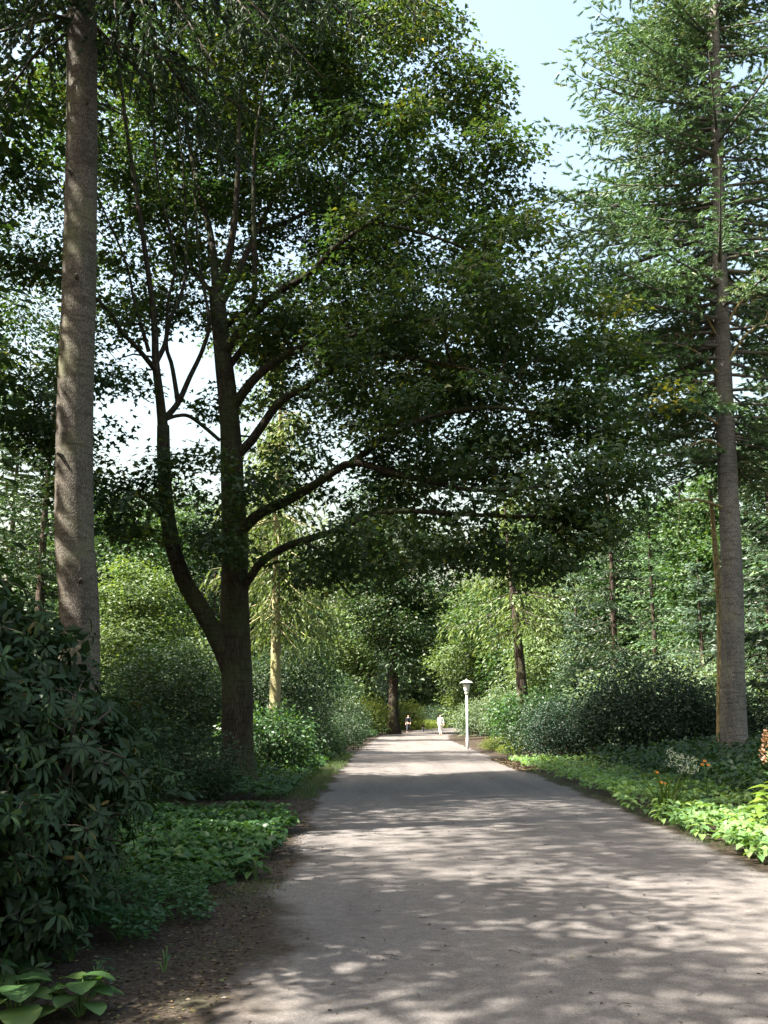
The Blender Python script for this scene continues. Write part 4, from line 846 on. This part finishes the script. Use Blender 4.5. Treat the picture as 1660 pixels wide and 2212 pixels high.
# ---------------------------------------------------------------- the three walkers
M['skin'] = plain('skin', (.5, .31, .22), .6); M['hair_dark'] = plain('dark_hair', (.03, .02, .015), .6); M['hair_red'] = plain('reddish_hair', (.16, .045, .025), .6)
M['dark_cloth'] = plain('dark_cloth', (.03, .03, .04), .85); M['jean'] = plain('dark_trousers', (.04, .045, .06), .85); M['white_cloth'] = plain('white_cloth', (.78, .77, .74), .85)
M['red_cloth'] = plain('dull_red_cloth', (.12, .04, .035), .85); M['shoe'] = plain('shoe', (.05, .04, .035), .6)
def skin_mesh(name, joints, edges, mat, sub=2, root=0):
    me = bpy.data.meshes.new(name); me.from_pydata([j[:3] for j in joints], edges, []); o = bpy.data.objects.new(name, me); COL.objects.link(o)
    md = o.modifiers.new('s', 'SKIN'); md.use_smooth_shade = True
    sk = me.skin_vertices[0].data if me.skin_vertices else None
    if sk is None:
        bpy.context.view_layer.objects.active = o; sk = me.skin_vertices[0].data
    for i, j in enumerate(joints): sk[i].radius = (j[3], j[3] * (j[4] if len(j) > 4 else 1)); sk[i].use_root = (i == root)
    md2 = o.modifiers.new('d', 'SUBSURF'); md2.levels = sub; md2.render_levels = sub
    dg = bpy.context.evaluated_depsgraph_get(); m2 = bpy.data.meshes.new_from_object(o.evaluated_get(dg)); bpy.data.objects.remove(o); m2.name = name
    m2.materials.clear(); m2.materials.append(mat)
    for p_ in m2.polygons: p_.use_smooth = True
    return m2
def person(label, loc, h, rz, top, legs, hair, stride=.22, arm=.12, long_hair=False, skirt=False):
    s = h / 1.7; T = thing('person', label, 'person', (loc[0], loc[1], float(gz(*loc)) + .012)); T.rotation_euler = (0, 0, rz); T.scale = (s, s, s); hd = 1.0 if h > 1.2 else 1.3
    st = stride; A = [0, 0, 0]
    J = [(0, 0, .92, .135, .8), (0, 0, 1.12, .12, .8), (0, 0, 1.32, .15, .72), (0, 0, 1.44, .09, .9), (0, 0, 1.5, .052), (0, .02, 1.585, .075 * hd, 1.1), (0, .01, 1.655, .07 * hd, 1.1),
         (.09, 0, .86, .095), (.1, st * .45, .47, .062), (.1, st * .9 - .03, .09, .042), (.1, st * .9 + .12, .035, .035),
         (-.09, 0, .86, .095), (-.1, -st * .3, .48, .062), (-.1, -st * 1.05, .1, .042), (-.1, -st * 1.05 + .14, .035, .035),
         (.19, 0, 1.39, .058), (.235, -arm * .4, 1.12, .042), (.24, arm * .6, .88, .033), (.24, arm * .9, .8, .035),
         (-.19, 0, 1.39, .058), (-.235, arm * .3, 1.12, .042), (-.24, arm * 1.5, .9, .033), (-.24, arm * 1.9, .83, .035)]
    E_ = [(0, 1), (1, 2), (2, 3), (3, 4), (4, 5), (5, 6), (0, 7), (7, 8), (8, 9), (9, 10), (0, 11), (11, 12), (12, 13), (13, 14), (3, 15), (15, 16), (16, 17), (17, 18), (3, 19), (19, 20), (20, 21), (21, 22)]
    for sgn, w in ((1, 18), (-1, 22)):
        wx, wy, wz = J[w][:3]
        for q in range(4): J.append((wx + sgn * .002, wy + (q - 1.5) * .02, wz - .075 - (.012 if q in (1, 2) else 0), .009)); E_.append((w, len(J) - 1))
        J.append((wx - sgn * .02, wy + .045, wz - .035, .01)); E_.append((w, len(J) - 1))
    link('body', skin_mesh('body', J, E_, M['skin'], 2), T)
    Jt = [(0, 0, .88, .155, .8), (0, 0, 1.1, .135, .82), (0, 0, 1.33, .165, .74), (0, 0, 1.43, .1, .9), (.195, 0, 1.39, .07), (.238, -arm * .4, 1.12, .055), (-.195, 0, 1.39, .07), (-.238, arm * .3, 1.12, .055), (.24, arm * .4, .93, .045), (-.24, arm * 1.2, .94, .045)]
    link('shirt', skin_mesh('shirt', Jt, [(0, 1), (1, 2), (2, 3), (3, 4), (4, 5), (3, 6), (6, 7), (5, 8), (7, 9)], top, 2), T)
    if skirt: Jl = [(0, 0, .98, .14, .8), (0, 0, .75, .2, .85), (0, 0, .5, .25, .85)]; El = [(0, 1), (1, 2)]
    else: Jl = [(0, 0, .95, .14, .8), (.09, 0, .84, .11), (.1, st * .45, .47, .08), (.1, st * .9 - .03, .12, .06), (-.09, 0, .84, .11), (-.1, -st * .3, .48, .08), (-.1, -st * 1.05, .13, .06)]; El = [(0, 1), (1, 2), (2, 3), (0, 4), (4, 5), (5, 6)]
    link('skirt' if skirt else 'trousers', skin_mesh('trousers', Jl, El, legs, 2), T)
    Jh = [(0, -.03, 1.66, .098 * hd), (0, -.055, 1.59, .085 * hd)] + ([(0, -.075, 1.48, .07), (0, -.08, 1.38, .05)] if long_hair else []); link('hair', skin_mesh('hair', Jh, [(i, i + 1) for i in range(len(Jh) - 1)], hair, 2), T)
    for sgn, fy in ((1, st * .9 + .05), (-1, -st * 1.05 + .06)): link('shoe', skin_mesh('shoe', [(sgn * .1, fy - .06, .04, .045), (sgn * .1, fy + .1, .03, .038)], [(0, 1)], M['shoe'], 2), T)
    for sgn in (1, -1): link('eye', lathe('eye', [(0, -.008), (.009, 0), (0, .008)], M['hair_dark'], 8), T, (sgn * .032, .098 * hd + .008, 1.63))
    link('nose', lathe('nose', [(0, -.02), (.014, -.012), (.006, .015), (0, .02)], M['skin'], 8), T, (0, .108 * hd + .006, 1.605)); link('mouth', lathe('mouth', [(0, -.005), (.022, 0), (0, .005)], M['red_cloth'], 8), T, (0, .088 * hd + .004, 1.565))
person('adult in dark clothes walking at the shady edge of the far path', (2.35, 98.5), 1.7, 2.9, M['dark_cloth'], M['jean'], M['hair_dark'], .2, .1, True)
person('toddler in dark clothes walking between the two taller people', (3.75, 97.5), .88, .4, M['dark_cloth'], M['jean'], M['hair_dark'], .26, .25)
person('person in white clothes with reddish hair on the sunny far path', (4.9, 88.5), 1.72, 3.3, M['white_cloth'], M['white_cloth'], M['hair_red'], .16, .12, True)
